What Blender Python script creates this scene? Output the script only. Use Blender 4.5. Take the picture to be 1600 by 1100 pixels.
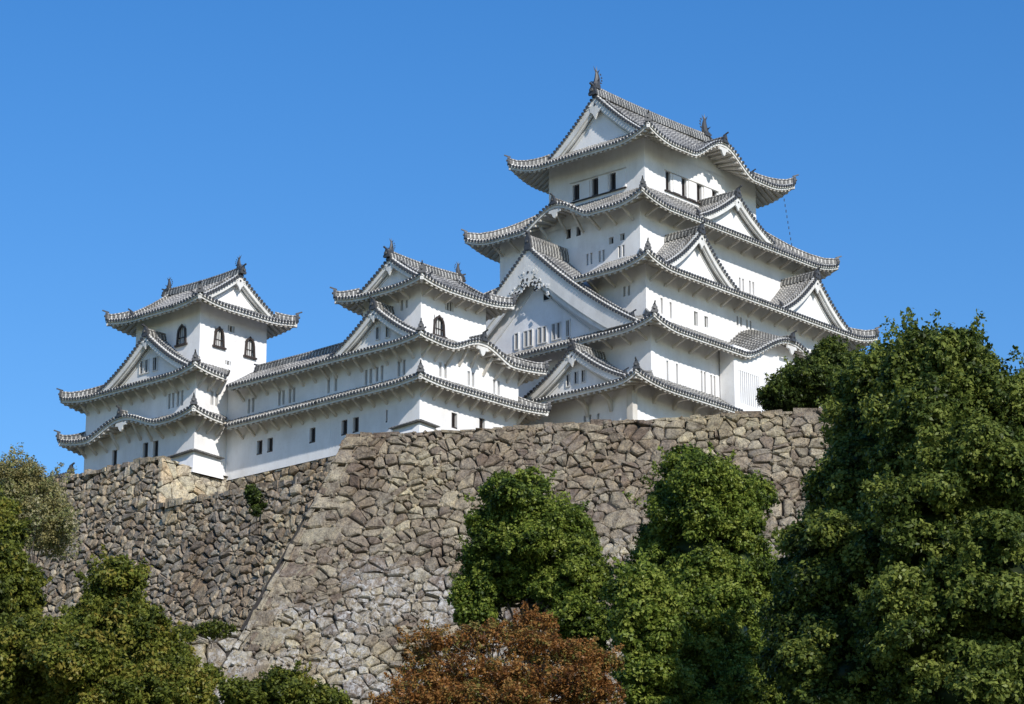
import bpy, math, random
import numpy as np
from mathutils import Vector, Matrix

for _o in list(bpy.data.objects): bpy.data.objects.remove(_o)
SC = bpy.context.scene
COL = SC.collection
R = math.radians
rnd = random.Random(7)

# ------------------------------------------------------------------ camera, sky, sun, exposure
CAM = (-171.35, -137.34, -54.05)
PITCH, YAW = 0.287, 0.842
cd = bpy.data.cameras.new('camera'); cam = bpy.data.objects.new('camera', cd); COL.objects.link(cam)
cam.location = CAM; cam.rotation_euler = (math.pi/2 + PITCH, 0, -YAW)
cd.sensor_width = 36.0; cd.lens = 4400.0/1600*36; cd.clip_start = 0.5; cd.clip_end = 6000
SC.camera = cam

SUN_EL, SUN_W = R(33), R(20)          # height of the sun, degrees west of the south walls' normal
sdir = Vector((-math.sin(SUN_W)*math.cos(SUN_EL), -math.cos(SUN_W)*math.cos(SUN_EL), math.sin(SUN_EL)))
world = bpy.data.worlds.new('World'); SC.world = world; world.use_nodes = True
wn = world.node_tree.nodes; wl = world.node_tree.links
sky = wn.new('ShaderNodeTexSky'); sky.sky_type = 'NISHITA'; sky.sun_disc = False
sky.sun_elevation = SUN_EL; sky.sun_rotation = math.pi + SUN_W
sky.altitude = 0; sky.air_density = 1.15; sky.dust_density = 0.15; sky.ozone_density = 3.5
hs = wn.new('ShaderNodeHueSaturation'); hs.inputs['Saturation'].default_value = 1.34; hs.inputs['Hue'].default_value = 0.509
wl.new(sky.outputs[0], hs.inputs['Color']); wl.new(hs.outputs[0], wn['Background'].inputs[0]); wn['Background'].inputs[1].default_value = 0.15
sl = bpy.data.lights.new('sun', 'SUN'); sl.energy = 4.6; sl.angle = R(0.5); sl.color = (1.0, 0.955, 0.88)
sun = bpy.data.objects.new('sun', sl); COL.objects.link(sun)
sun.rotation_euler = sdir.to_track_quat('Z', 'Y').to_euler()
SC.view_settings.view_transform = 'Standard'; SC.view_settings.look = 'None'
SC.view_settings.exposure = 0.0; SC.view_settings.gamma = 1.0; SC.view_settings.use_curve_mapping = False

# ------------------------------------------------------------------ materials
def mat(name):
    m = bpy.data.materials.new(name); m.use_nodes = True
    n = m.node_tree.nodes; l = m.node_tree.links
    return m, n, l, n['Principled BSDF']
def noise(n, l, scale, detail=4, rough=.55, coord='Object', vec=None, stretch=None):
    t = n.new('ShaderNodeTexNoise'); t.inputs['Scale'].default_value = scale
    t.inputs['Detail'].default_value = detail; t.inputs['Roughness'].default_value = rough
    tc = n.new('ShaderNodeTexCoord'); src = tc.outputs[coord]
    if stretch:
        mp = n.new('ShaderNodeMapping'); mp.inputs['Scale'].default_value = stretch
        l.new(src, mp.inputs[0]); src = mp.outputs[0]
    l.new(src, t.inputs['Vector'])
    return t.outputs['Fac']
def ramp(n, l, fac, stops):
    r = n.new('ShaderNodeValToRGB'); e = r.color_ramp.elements
    while len(e) < len(stops): e.new(0.5)
    for i, (p, c) in enumerate(stops):
        e[i].position = p; e[i].color = (c[0], c[1], c[2], 1)
    l.new(fac, r.inputs[0]); return r.outputs[0]
def mixc(n, l, a, b, fac, mode='MIX'):
    m = n.new('ShaderNodeMix'); m.data_type = 'RGBA'; m.blend_type = mode
    for s, v in ((6, a), (7, b), (0, fac)):
        if hasattr(v, 'default_value'): l.new(v, m.inputs[s])
        elif s == 0: m.inputs[0].default_value = v
        else: m.inputs[s].default_value = (v[0], v[1], v[2], 1)
    return m.outputs[2]
def bump(n, l, bsdf, h, strength=.4, dist=.05):
    b = n.new('ShaderNodeBump'); b.inputs['Strength'].default_value = strength; b.inputs['Distance'].default_value = dist
    l.new(h, b.inputs['Height']); l.new(b.outputs[0], bsdf.inputs['Normal'])
def plain(name, c, rough=.8):
    m, n, l, b = mat(name); b.inputs['Base Color'].default_value = (*c, 1); b.inputs['Roughness'].default_value = rough
    f = noise(n, l, 3.0); l.new(mixc(n, l, [x*.8 for x in c], [min(1, x*1.15) for x in c], f), b.inputs['Base Color'])
    return m
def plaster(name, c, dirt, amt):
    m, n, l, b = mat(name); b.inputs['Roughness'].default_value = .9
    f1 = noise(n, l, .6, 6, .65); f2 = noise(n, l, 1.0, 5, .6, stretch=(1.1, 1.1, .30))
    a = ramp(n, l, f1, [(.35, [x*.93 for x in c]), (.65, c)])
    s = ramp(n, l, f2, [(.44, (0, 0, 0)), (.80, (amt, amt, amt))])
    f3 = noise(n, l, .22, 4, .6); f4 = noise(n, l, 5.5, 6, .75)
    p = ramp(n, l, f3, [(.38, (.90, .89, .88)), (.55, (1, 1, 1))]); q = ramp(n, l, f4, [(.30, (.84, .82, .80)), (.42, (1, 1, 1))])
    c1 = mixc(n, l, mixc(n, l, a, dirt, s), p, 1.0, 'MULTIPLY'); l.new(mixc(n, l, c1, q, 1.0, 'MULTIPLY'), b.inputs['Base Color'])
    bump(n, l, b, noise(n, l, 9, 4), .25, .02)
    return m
M = {}
M['plaster'] = plaster('white_plaster', (.86, .85, .845), (.50, .46, .42), .30)
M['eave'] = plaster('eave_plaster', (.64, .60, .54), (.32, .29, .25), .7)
M['trim'] = plaster('trim_plaster', (.74, .73, .70), (.42, .40, .37), .5)
def tile_mat(name, dark, light, freq, width):
    """grey clay tile with white plaster joints; U runs along the eave, V down the slope (metres)"""
    m, n, l, b = mat(name); b.inputs['Roughness'].default_value = .55
    tc = n.new('ShaderNodeTexCoord'); sp = n.new('ShaderNodeSeparateXYZ'); l.new(tc.outputs['UV'], sp.inputs[0])
    wt = ramp(n, l, noise(n, l, .55, 6, .7), [(.34, (.50, .49, .47)), (.55, (1, 1, 1)), (.7, (1.12, 1.1, 1.05))])
    mu = n.new('ShaderNodeMath'); mu.operation = 'MULTIPLY'; l.new(sp.outputs[1], mu.inputs[0]); mu.inputs[1].default_value = 1/freq
    fr = n.new('ShaderNodeMath'); fr.operation = 'FRACT'; l.new(mu.outputs[0], fr.inputs[0])
    lt = n.new('ShaderNodeMath'); lt.operation = 'LESS_THAN'; l.new(fr.outputs[0], lt.inputs[0]); lt.inputs[1].default_value = width
    f = noise(n, l, 1.7, 5, .7); f2 = noise(n, l, 8, 3, .7)
    d = ramp(n, l, f2, [(.3, [x*.55 for x in dark]), (.7, [x*1.4 for x in dark])])
    w = ramp(n, l, f, [(.30, [x*.35 for x in light]), (.48, [x*.8 for x in light]), (.62, light)])
    l.new(mixc(n, l, mixc(n, l, d, w, lt.outputs[0]), wt, 1.0, 'MULTIPLY'), b.inputs['Base Color'])
    return m
M['tile'] = tile_mat('round_roof_tile', (.17, .165, .16), (.55, .53, .49), .30, .40)
M['pan'] = tile_mat('flat_roof_tile', (.15, .148, .145), (.52, .50, .47), .30, .25)
M['ridge'] = tile_mat('ridge_tile', (.12, .118, .115), (.60, .58, .54), .34, .30)
M['cap'] = plain('dark_end_tile', (.055, .056, .06), .5)
M['dark'] = plain('dark_interior', (.012, .012, .014), .8)
M['wood'] = plain('black_lacquer_wood', (.045, .032, .026), .5)
M['lattice'] = plaster('lattice_plaster', (.66, .65, .63), (.4, .38, .36), .4)

def stone_mat(name, cols, lichen, lich_amt, zlo=None):
    m, n, l, b = mat(name); b.inputs['Roughness'].default_value = .93
    at = n.new('ShaderNodeAttribute'); at.attribute_name = 'tone'
    k = len(cols); base = ramp(n, l, at.outputs['Fac'], [(i/(k-1), c) for i, c in enumerate(cols)])
    f1 = noise(n, l, 2.3, 8, .72); f2 = noise(n, l, 11, 6, .75); f3 = noise(n, l, .33, 6, .65)
    base = mixc(n, l, base, ramp(n, l, f1, [(.36, (.42, .37, .34)), (.50, (1, 1, 1)), (.66, (1.55, 1.50, 1.38))]), .9, 'MULTIPLY')
    base = mixc(n, l, base, ramp(n, l, f2, [(.36, (.40, .36, .33)), (.48, (1, 1, 1)), (.66, (1.45, 1.42, 1.35))]), .85, 'MULTIPLY')
    f6 = noise(n, l, .16, 5, .6)
    base = mixc(n, l, base, ramp(n, l, f6, [(.36, (.80, .73, .68)), (.5, (1, 1, 1)), (.64, (1.16, 1.13, .98))]), .9, 'MULTIPLY')
    mask = ramp(n, l, f3, [(.45, (0, 0, 0)), (.57, (lich_amt,)*3)])
    f5 = ramp(n, l, noise(n, l, 3.4, 8, .8), [(.45, (0, 0, 0)), (.6, (1, 1, 1))])
    mask = mixc(n, l, mask, f5, 1.0, 'MULTIPLY')
    if zlo is not None:       # the pale lichen grows on the damp foot of the wall
        tc = n.new('ShaderNodeTexCoord'); sp = n.new('ShaderNodeSeparateXYZ'); l.new(tc.outputs['Object'], sp.inputs[0])
        mr = n.new('ShaderNodeMapRange'); l.new(sp.outputs[2], mr.inputs[0])
        mr.inputs[1].default_value = zlo[0]; mr.inputs[2].default_value = zlo[1]; mr.inputs[3].default_value = 1; mr.inputs[4].default_value = .12
        mask = mixc(n, l, mask, mr.outputs[0], 1.0, 'MULTIPLY')
    l.new(mixc(n, l, base, lichen, mask), b.inputs['Base Color'])
    bump(n, l, b, noise(n, l, 3.2, 10, .72), 1.0, .16)
    return m
M['stoneA'] = stone_mat('beige_wall_stone', [(.15, .115, .09), (.27, .225, .165), (.21, .18, .14), (.36, .315, .235), (.18, .14, .11), (.30, .265, .20)], (.58, .56, .54), .9, (-20.5, -17))
M['stoneB'] = stone_mat('brown_wall_stone', [(.17, .13, .095), (.30, .235, .165), (.24, .20, .15), (.42, .36, .265), (.16, .135, .11), (.33, .275, .20)], (.50, .46, .42), .45)
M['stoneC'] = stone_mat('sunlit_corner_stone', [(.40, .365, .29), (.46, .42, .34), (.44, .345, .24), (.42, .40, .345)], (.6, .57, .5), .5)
M['gap'] = plain('dark_soil_joint', (.035, .03, .026), .95)
M['soil'] = plain('soil', (.11, .095, .07), .95)
def grass_mat():
    m, n, l, b = mat('hill_grass'); b.inputs['Roughness'].default_value = .95
    l.new(ramp(n, l, noise(n, l, .8, 8, .7), [(.3, (.05, .055, .025)), (.55, (.075, .085, .03)), (.75, (.13, .11, .07))]), b.inputs['Base Color'])
    bump(n, l, b, noise(n, l, 5, 6), .8, .2); return m
M['grass'] = grass_mat()
def leaf_mat(name, cols, trans=.35):
    m, n, l, b = mat(name)
    at = n.new('ShaderNodeAttribute'); at.attribute_name = 'tone'
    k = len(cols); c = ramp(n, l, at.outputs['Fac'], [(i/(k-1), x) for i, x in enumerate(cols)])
    l.new(c, b.inputs['Base Color']); b.inputs['Roughness'].default_value = .42
    b.inputs['Specular IOR Level'].default_value = .18
    tr = n.new('ShaderNodeBsdfTranslucent'); l.new(c, tr.inputs[0])
    mx = n.new('ShaderNodeMixShader'); mx.inputs[0].default_value = trans
    l.new(b.outputs[0], mx.inputs[1]); l.new(tr.outputs[0], mx.inputs[2])
    l.new(mx.outputs[0], n['Material Output'].inputs[0]); return m
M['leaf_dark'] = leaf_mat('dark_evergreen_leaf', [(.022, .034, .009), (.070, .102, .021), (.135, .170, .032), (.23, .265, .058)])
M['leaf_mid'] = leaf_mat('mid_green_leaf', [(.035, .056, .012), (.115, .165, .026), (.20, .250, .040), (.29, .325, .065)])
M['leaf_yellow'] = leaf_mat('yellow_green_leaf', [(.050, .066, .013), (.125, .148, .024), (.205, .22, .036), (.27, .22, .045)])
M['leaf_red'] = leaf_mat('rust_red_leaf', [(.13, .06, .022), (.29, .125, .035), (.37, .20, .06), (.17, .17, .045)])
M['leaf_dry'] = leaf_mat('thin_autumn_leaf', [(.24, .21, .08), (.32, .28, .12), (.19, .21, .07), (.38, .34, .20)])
M['bark'] = plain('bark', (.075, .06, .048), .95)

# ------------------------------------------------------------------ mesh helpers
class MB:
    def __init__(s): s.v = []; s.f = []; s.uv = []; s.m = []; s.t = []; s.mats = []
    def mi(s, name):
        if name not in s.mats: s.mats.append(name)
        return s.mats.index(name)
    def face(s, pts, m, uv=None, tone=0.):
        i = len(s.v); s.v.extend(tuple(p) for p in pts); s.f.append(tuple(range(i, i+len(pts))))
        s.uv.extend(uv if uv else [(0., .9)]*len(pts)); s.m.append(s.mi(m)); s.t.append(tone)
    def idx(s, verts, faces, m, uvs=None, tone=0.):
        i = len(s.v); s.v.extend(tuple(p) for p in verts); k = s.mi(m)
        for f in faces:
            s.f.append(tuple(i+a for a in f)); s.m.append(k); s.t.append(tone)
            s.uv.extend([uvs[a] for a in f] if uvs else [(0., .9)]*len(f))
    def box(s, c, ax, ay, az, m):
        """c centre; ax, ay, az half vectors"""
        c, ax, ay, az = map(Vector, (c, ax, ay, az))
        v = [c+i*ax+j*ay+k*az for i in (-1, 1) for j in (-1, 1) for k in (-1, 1)]
        if ax.cross(ay).dot(az) < 0: fs = [(0,2,3,1),(4,5,7,6),(0,1,5,4),(2,6,7,3),(0,4,6,2),(1,3,7,5)]; fs = [f[::-1] for f in fs]
        else: fs = [(0,1,3,2),(4,6,7,5),(0,4,5,1),(2,3,7,6),(0,2,6,4),(1,5,7,3)]
        s.idx(v, fs, m)
    def abox(s, x0, x1, y0, y1, z0, z1, m):
        s.box(((x0+x1)/2, (y0+y1)/2, (z0+z1)/2), ((x1-x0)/2, 0, 0), (0, (y1-y0)/2, 0), (0, 0, (z1-z0)/2), m)
    def beam(s, a, b, w, h, m):
        a, b = Vector(a), Vector(b); d = (b-a); u = d.normalized()
        lat = u.cross(Vector((0, 0, 1)))
        lat = lat.normalized() if lat.length > 1e-4 else Vector((1, 0, 0))
        up = lat.cross(u)
        s.box((a+b)/2, d/2, lat*w/2, up*h/2, m)
    def sweep(s, path, prof, m, caps=True, capm=None, closed=True, up=None):
        """prof: (side, height) pairs, side to the right of travel"""
        path = [Vector(p) for p in path]; n = len(path); k = len(prof); vs = []; uvs = []; dist = 0
        for i, p in enumerate(path):
            t = (path[min(i+1, n-1)]-path[max(i-1, 0)])
            if up is None:
                lat = Vector((t.y, -t.x, 0)); lat = lat.normalized() if lat.length > 1e-6 else Vector((1, 0, 0)); w = Vector((0, 0, 1))
            else:
                w0 = Vector(up); lat = t.cross(w0).normalized(); w = lat.cross(t).normalized()
            if i: dist += (p-path[i-1]).length
            for a, b in prof: vs.append(p+lat*a+w*b); uvs.append((a, dist))
        fs = []
        for i in range(n-1):
            for j in range(k if closed else k-1):
                j2 = (j+1) % k; fs.append((i*k+j, i*k+j2, (i+1)*k+j2, (i+1)*k+j))
        s.idx(vs, fs, m, uvs)
        if caps and closed:
            s.face([vs[j] for j in range(k)][::-1], capm or m); s.face([vs[(n-1)*k+j] for j in range(k)], capm or m)
    def disc(s, c, nrm, r, m, n=7, depth=.08):
        c = Vector(c); nrm = Vector(nrm).normalized(); a = nrm.orthogonal().normalized(); b = nrm.cross(a)
        ring = [c+nrm*depth+(a*math.cos(2*math.pi*i/n)+b*math.sin(2*math.pi*i/n))*r for i in range(n)]
        back = [p-nrm*depth*2 for p in ring]
        s.face(ring, m)
        s.idx(ring+back, [(i, n+i, n+(i+1) % n, (i+1) % n) for i in range(n)], m)
    def build(s, name, parent=None, loc=None, smooth=False):
        me = bpy.data.meshes.new(name); me.from_pydata(s.v, [], s.f)
        for mm in s.mats: me.materials.append(M[mm])
        me.polygons.foreach_set('material_index', s.m)
        u = me.uv_layers.new(name='UVMap'); u.data.foreach_set('uv', [c for p in s.uv for c in p])
        a = me.attributes.new('tone', 'FLOAT', 'FACE'); a.data.foreach_set('value', s.t)
        if smooth: me.polygons.foreach_set('use_smooth', [True]*len(me.polygons))
        me.update()
        o = bpy.data.objects.new(name, me); COL.objects.link(o)
        if parent is not None: o.parent = parent
        return o
def thing(name, label, cat, group=None):
    o = bpy.data.objects.new(name, None); COL.objects.link(o); tag(o, label, cat, group); return o
def tag(o, label=None, cat=None, group=None, kind=None):
    if label: o['label'] = label
    if cat: o['category'] = cat
    if group: o['group'] = group
    if kind: o['kind'] = kind
    return o

# ------------------------------------------------------------------ roof building
SP = .33          # spacing of the tile rows
class Side:
    """one slope of a roof: o eave origin, es along the eave, ei inward; z(s,d) height, dlo/dhi limits of the slope"""
    def __init__(s, o, es, ei, z, ints, dhi, dlo=None, ov=1.5, out=None):
        s.o, s.es, s.ei, s.z, s.ints, s.dhi = Vector(o), Vector(es), Vector(ei), z, ints, dhi
        s.dlo = dlo or (lambda a: 0.0); s.ov = ov
    def p(s, a, d, dz=0): 
        q = s.o+s.es*a+s.ei*d; return Vector((q.x, q.y, s.z(a, d)+dz))
def lift(c, k): return max(0., 1-c*k)**2
def roof_slope(b, S, nseg=6):
    """tiled surface with a row of round tiles every SP metres"""
    for (a0, a1) in S.ints:
        e = 1e-4; n = max(2, int((a1-a0)/.55)); A = [a0+e+(a1-a0-2*e)*i/n for i in range(n+1)]
        for i in range(n):
            for j in range(nseg):
                q = []; uv = []
                for (a, t) in ((A[i], j), (A[i+1], j), (A[i+1], j+1), (A[i], j+1)):
                    lo, hi = S.dlo(a), S.dhi(a); hi = max(hi, lo); d = lo+(hi-lo)*t/nseg
                    q.append(S.p(a, d)); uv.append((a, d*1.12))
                b.face(q, 'pan', uv)
        k0 = math.ceil(a0/SP)
        while k0*SP < a1-1e-3:
            a = k0*SP; k0 += 1
            lo, hi = S.dlo(a), S.dhi(a)
            if hi-lo < .12: continue
            ph = rnd.uniform(0, .3); r = .105; m = max(2, min(nseg, int((hi-lo)/.7)+1)); vs = []; uvs = []
            for j in range(m+1):
                d = lo+(hi-lo)*j/m; c = S.p(a, d-(.06 if j == 0 and lo == 0 else 0)); c.z += rnd.uniform(-.012, .012)
                for (ds, dz) in ((-r, -.02), (-r*.6, r*.85), (r*.6, r*.85), (r, -.02)):
                    q = S.o+S.es*(a+ds)+S.ei*d; vs.append((q.x, q.y, c.z+dz)); uvs.append((a, d*1.12+ph))
            fs = [(j*4+i, j*4+i+1, (j+1)*4+i+1, (j+1)*4+i) for j in range(m) for i in range(3)]
            b.idx(vs, fs, 'tile', uvs)
            if lo < .01:
                b.disc(S.p(a, -.07, .01), -S.ei, .11+rnd.uniform(-.012, .012), 'cap', 6, .05)
                q0, q1 = S.p(a, -.04, 0), S.p(a, .20, 0); vs = []
                for q in (q0, q1):
                    for (ds, dz) in ((-.12, 0), (-.08, .12), (.08, .12), (.12, 0)): vs.append((q.x+S.es.x*ds, q.y+S.es.y*ds, q.z+dz))
                b.idx(vs, [(i, i+1, 5+i, 4+i) for i in range(3)], 'trim')
def roof_eave(b, S, th=.34, raf=.55, first=True):
    """white fascia, soffit and plastered rafters under one eave"""
    for (a0, a1) in S.ints:
        n = max(2, int((a1-a0)/.5)); e = 1e-4
        A = [a0+e+(a1-a0-2*e)*i/n for i in range(n+1)]
        for i in range(n):
            if S.dlo(A[i]) > .02 or S.dlo(A[i+1]) > .02:
                dl0, dl1 = S.dlo(A[i]), S.dlo(A[i+1])
            else: dl0 = dl1 = 0
            x, y = A[i], A[i+1]
            if dl0 == 0 and dl1 == 0:
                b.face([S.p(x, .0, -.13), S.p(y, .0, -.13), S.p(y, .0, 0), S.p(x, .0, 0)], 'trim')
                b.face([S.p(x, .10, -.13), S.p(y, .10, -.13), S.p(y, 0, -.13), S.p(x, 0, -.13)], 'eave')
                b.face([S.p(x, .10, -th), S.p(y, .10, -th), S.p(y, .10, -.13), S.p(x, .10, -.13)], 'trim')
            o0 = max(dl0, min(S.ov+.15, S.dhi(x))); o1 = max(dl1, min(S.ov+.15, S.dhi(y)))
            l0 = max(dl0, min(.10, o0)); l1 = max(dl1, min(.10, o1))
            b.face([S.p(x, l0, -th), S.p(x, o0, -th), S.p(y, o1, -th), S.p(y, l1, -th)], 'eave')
        a = a0+raf*.5
        while a < a1:
            lo = S.dlo(a); hi = min(S.ov, S.dhi(a))
            if lo < .02 and hi > .4:
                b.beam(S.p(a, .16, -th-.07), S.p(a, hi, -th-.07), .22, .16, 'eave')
            a += raf
def ridge_prof(w, h):
    return [(-w, 0), (-w*1.02, h*.30), (-w*.82, h*.32), (-w*.82, h*.62), (-w*.62, h*.64), (-w*.5, h*.9), (0, h*1.06), (w*.5, h*.9), (w*.62, h*.64), (w*.82, h*.62), (w*.82, h*.32), (w*1.02, h*.30), (w, 0)]
def ridge_part(path, w, h, parent, name='hip_ridge', end=True, endlast=False, onis=1.0):
    b = MB(); b.sweep(path, [(x, y-.08) for x, y in ridge_prof(w, h)], 'ridge', capm='cap')
    # round cover tile on top
    b.sweep(path, [(-.1, h*.86), (-.085, h*1.06), (0, h*1.16), (.085, h*1.06), (.1, h*.86)], 'tile', capm='cap')
    o = b.build(name, parent)
    if end: oni(path[0], Vector(path[0])-Vector(path[1]), w, h*onis, parent)
    if endlast: oni(path[-1], Vector(path[-1])-Vector(path[-2]), w, h*onis, parent)
    return o
def oni(p, d, w, h, parent):
    """dark ridge-end tile: shouldered plate with a boss and an upright round tile"""
    d = Vector((d[0], d[1], 0)).normalized(); l = Vector((-d.y, d.x, 0)); p = Vector(p)
    b = MB(); pr = [(-1.5, -.25), (-1.65, .1), (-1.2, .35), (-1.25, .75), (-.75, 1.0), (-.55, 1.35), (0, 1.5), (.55, 1.35), (.75, 1.0), (1.25, .75), (1.2, .35), (1.65, .1), (1.5, -.25)]
    f = [p+d*.12+l*(x*w)+Vector((0, 0, y*h)) for x, y in pr]; k = [q-d*.2 for q in f]; n = len(pr)
    b.face(f, 'cap'); b.face(k[::-1], 'cap'); b.idx(f+k, [(i, i+n, (i+1) % n+n, (i+1) % n) for i in range(n)], 'cap')
    b.disc(p+d*.14+Vector((0, 0, h*.55)), d, w*.5, 'ridge', 7, .08)
    a = p+Vector((0, 0, h*1.25))
    b.beam(a-d*.15, a+d*.38+Vector((0, 0, .18)), w*.55, w*.55, 'cap')
    b.build('ridge_end_tile', parent)

def skirt(parent, rect, inner, zE, zI, tip, ov, karas={}, sides='SWEN', cuts={}, los={}, raf=.55, brackets=(), sp_b=1.4, bl=1.25, hips='SWEN', big_b=False, th=.34, name='roof'):
    """hipped skirt roof round a storey; cuts: side -> list of s intervals kept; los: side -> function of s giving the lower limit"""
    x0, y0, x1, y1 = rect; ix0, iy0, ix1, iy1 = inner
    WS, WW, WE, WN = iy0-y0, ix0-x0, x1-ix1, y1-iy1
    kk = ((WS+WW)/2)/3.6
    defs = {'S': ((x0, y0, 0), (1, 0, 0), (0, 1, 0), x1-x0, WS, WW, WE), 'W': ((x0, y1, 0), (0, -1, 0), (1, 0, 0), y1-y0, WW, WN, WS),
            'E': ((x1, y0, 0), (0, 1, 0), (-1, 0, 0), y1-y0, WE, WS, WN), 'N': ((x1, y1, 0), (-1, 0, 0), (0, -1, 0), x1-x0, WN, WE, WW)}
    b = MB(); e = MB(); root = None; Ss = {}
    ends = {'S': ('W', 'E'), 'W': ('N', 'S'), 'E': ('S', 'N'), 'N': ('E', 'W')}
    for sd in sides:
        o, es, ei, L, W, WA, WB = defs[sd]
        hl, hr = ends[sd][0] in hips, ends[sd][1] in hips
        def z(s, d, L=L, W=W, WA=WA, WB=WB, hl=hl, hr=hr, K=karas.get(sd)):
            v = min(1.3, max(0, d/W)); t = 0
            if hl: t += lift(max(0, s)/WA, kk)
            if hr: t += lift(max(0, L-s)/WB, kk)
            h = zE+(zI-zE)*(.78*v+.22*v*v)+tip*t*max(0, 1-v)
            if K:
                c, hw, H = K[:3]; sl4 = K[3] if len(K) > 3 else .02; q = (s-c)/(hw+sl4*.5*max(0, d))
                if abs(q) < 1:
                    bell = H*(.5+.5*math.cos(math.pi*q))**.85
                    h = max(h, zE+bell+sl4*d*min(1, 1.6*(1-abs(q))))
                elif abs(q) < 1.35: pass
            return h
        def dhi(s, L=L, W=W, WA=WA, WB=WB, hl=hl, hr=hr):
            m = 1.
            if hl: m = min(m, s/WA)
            if hr: m = min(m, (L-s)/WB)
            return max(0, m)*W
        ints = cuts.get(sd, [(0, L)])
        if sd in karas:
            pass
        S = Side(o, es, ei, z, ints, dhi, los.get(sd), ov=ov if not isinstance(ov, dict) else ov[sd]); S.L = L; S.W = W; Ss[sd] = S
        roof_slope(b, S); roof_eave(e, S, th=th, raf=raf)
    root = b.build(name, parent); e.build('eave', root)
    # hip ridges
    cor = {'SW': ((x0, y0), (ix0, iy0), 'S', 0), 'SE': ((x1, y0), (ix1, iy0), 'S', 1), 'NW': ((x0, y1), (ix0, iy1), 'W', 0), 'NE': ((x1, y1), (ix1, iy1), 'E', 1)}
    for k, (a, c, sd, end) in cor.items():
        if sd in Ss and all(q in hips for q in k) and all(q in sides for q in k):
            S = Ss[sd]; o, es, ei, L, W, WA, WB = defs[sd]; Wx = WB if end else WA
            pts = []
            for i in range(7):
                v = .02+.98*i/6; s = (L-v*Wx) if end else v*Wx; q = S.p(s, v*W); pts.append(q+Vector((0, 0, .03)))
            # finial uptick at the corner
            pts[0].z += .10
            ridge_part(pts, .17, .40, root)
            # white capped corner beam under the tip
            cb = MB(); q0 = pts[0]; q1 = pts[min(6, 3)]
            cb.beam(q0+Vector((0, 0, -th-.12))+(q1-q0)*.08, q1+Vector((0, 0, -th-.12)), .26, .24, 'trim'); cb.build('corner_beam', root)
    # struts
    for sd, lst in (brackets or {}).items():
        S = Ss[sd]
        for s in lst:
            o_ = S.ov
            bb = MB()
            w = S.p(s, o_+.0); zt = S.z(s, .45*o_)-th-.14
            top = S.p(s, .38*o_); top.z = S.z(s, .38*o_)-th-.10
            bot = Vector((w.x, w.y, S.z(s, o_)-th-bl)) 
            if big_b:
                pts = [bot+(top-bot)*t+Vector((0, 0, .30*math.sin(math.pi*t)))+S.ei*(.22*math.sin(math.pi*t)) for t in (0, .25, .5, .75, 1)]
                bb.sweep(pts, [(-.13, -.16), (.13, -.16), (.13, .16), (-.13, .16)], 'eave', up=(S.ei.x*.001, S.ei.y*.001, 1))
            else:
                bb.beam(bot, top, .16, .20, 'eave')
            bb.build('eave_bracket', root)
    return root, Ss

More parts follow.
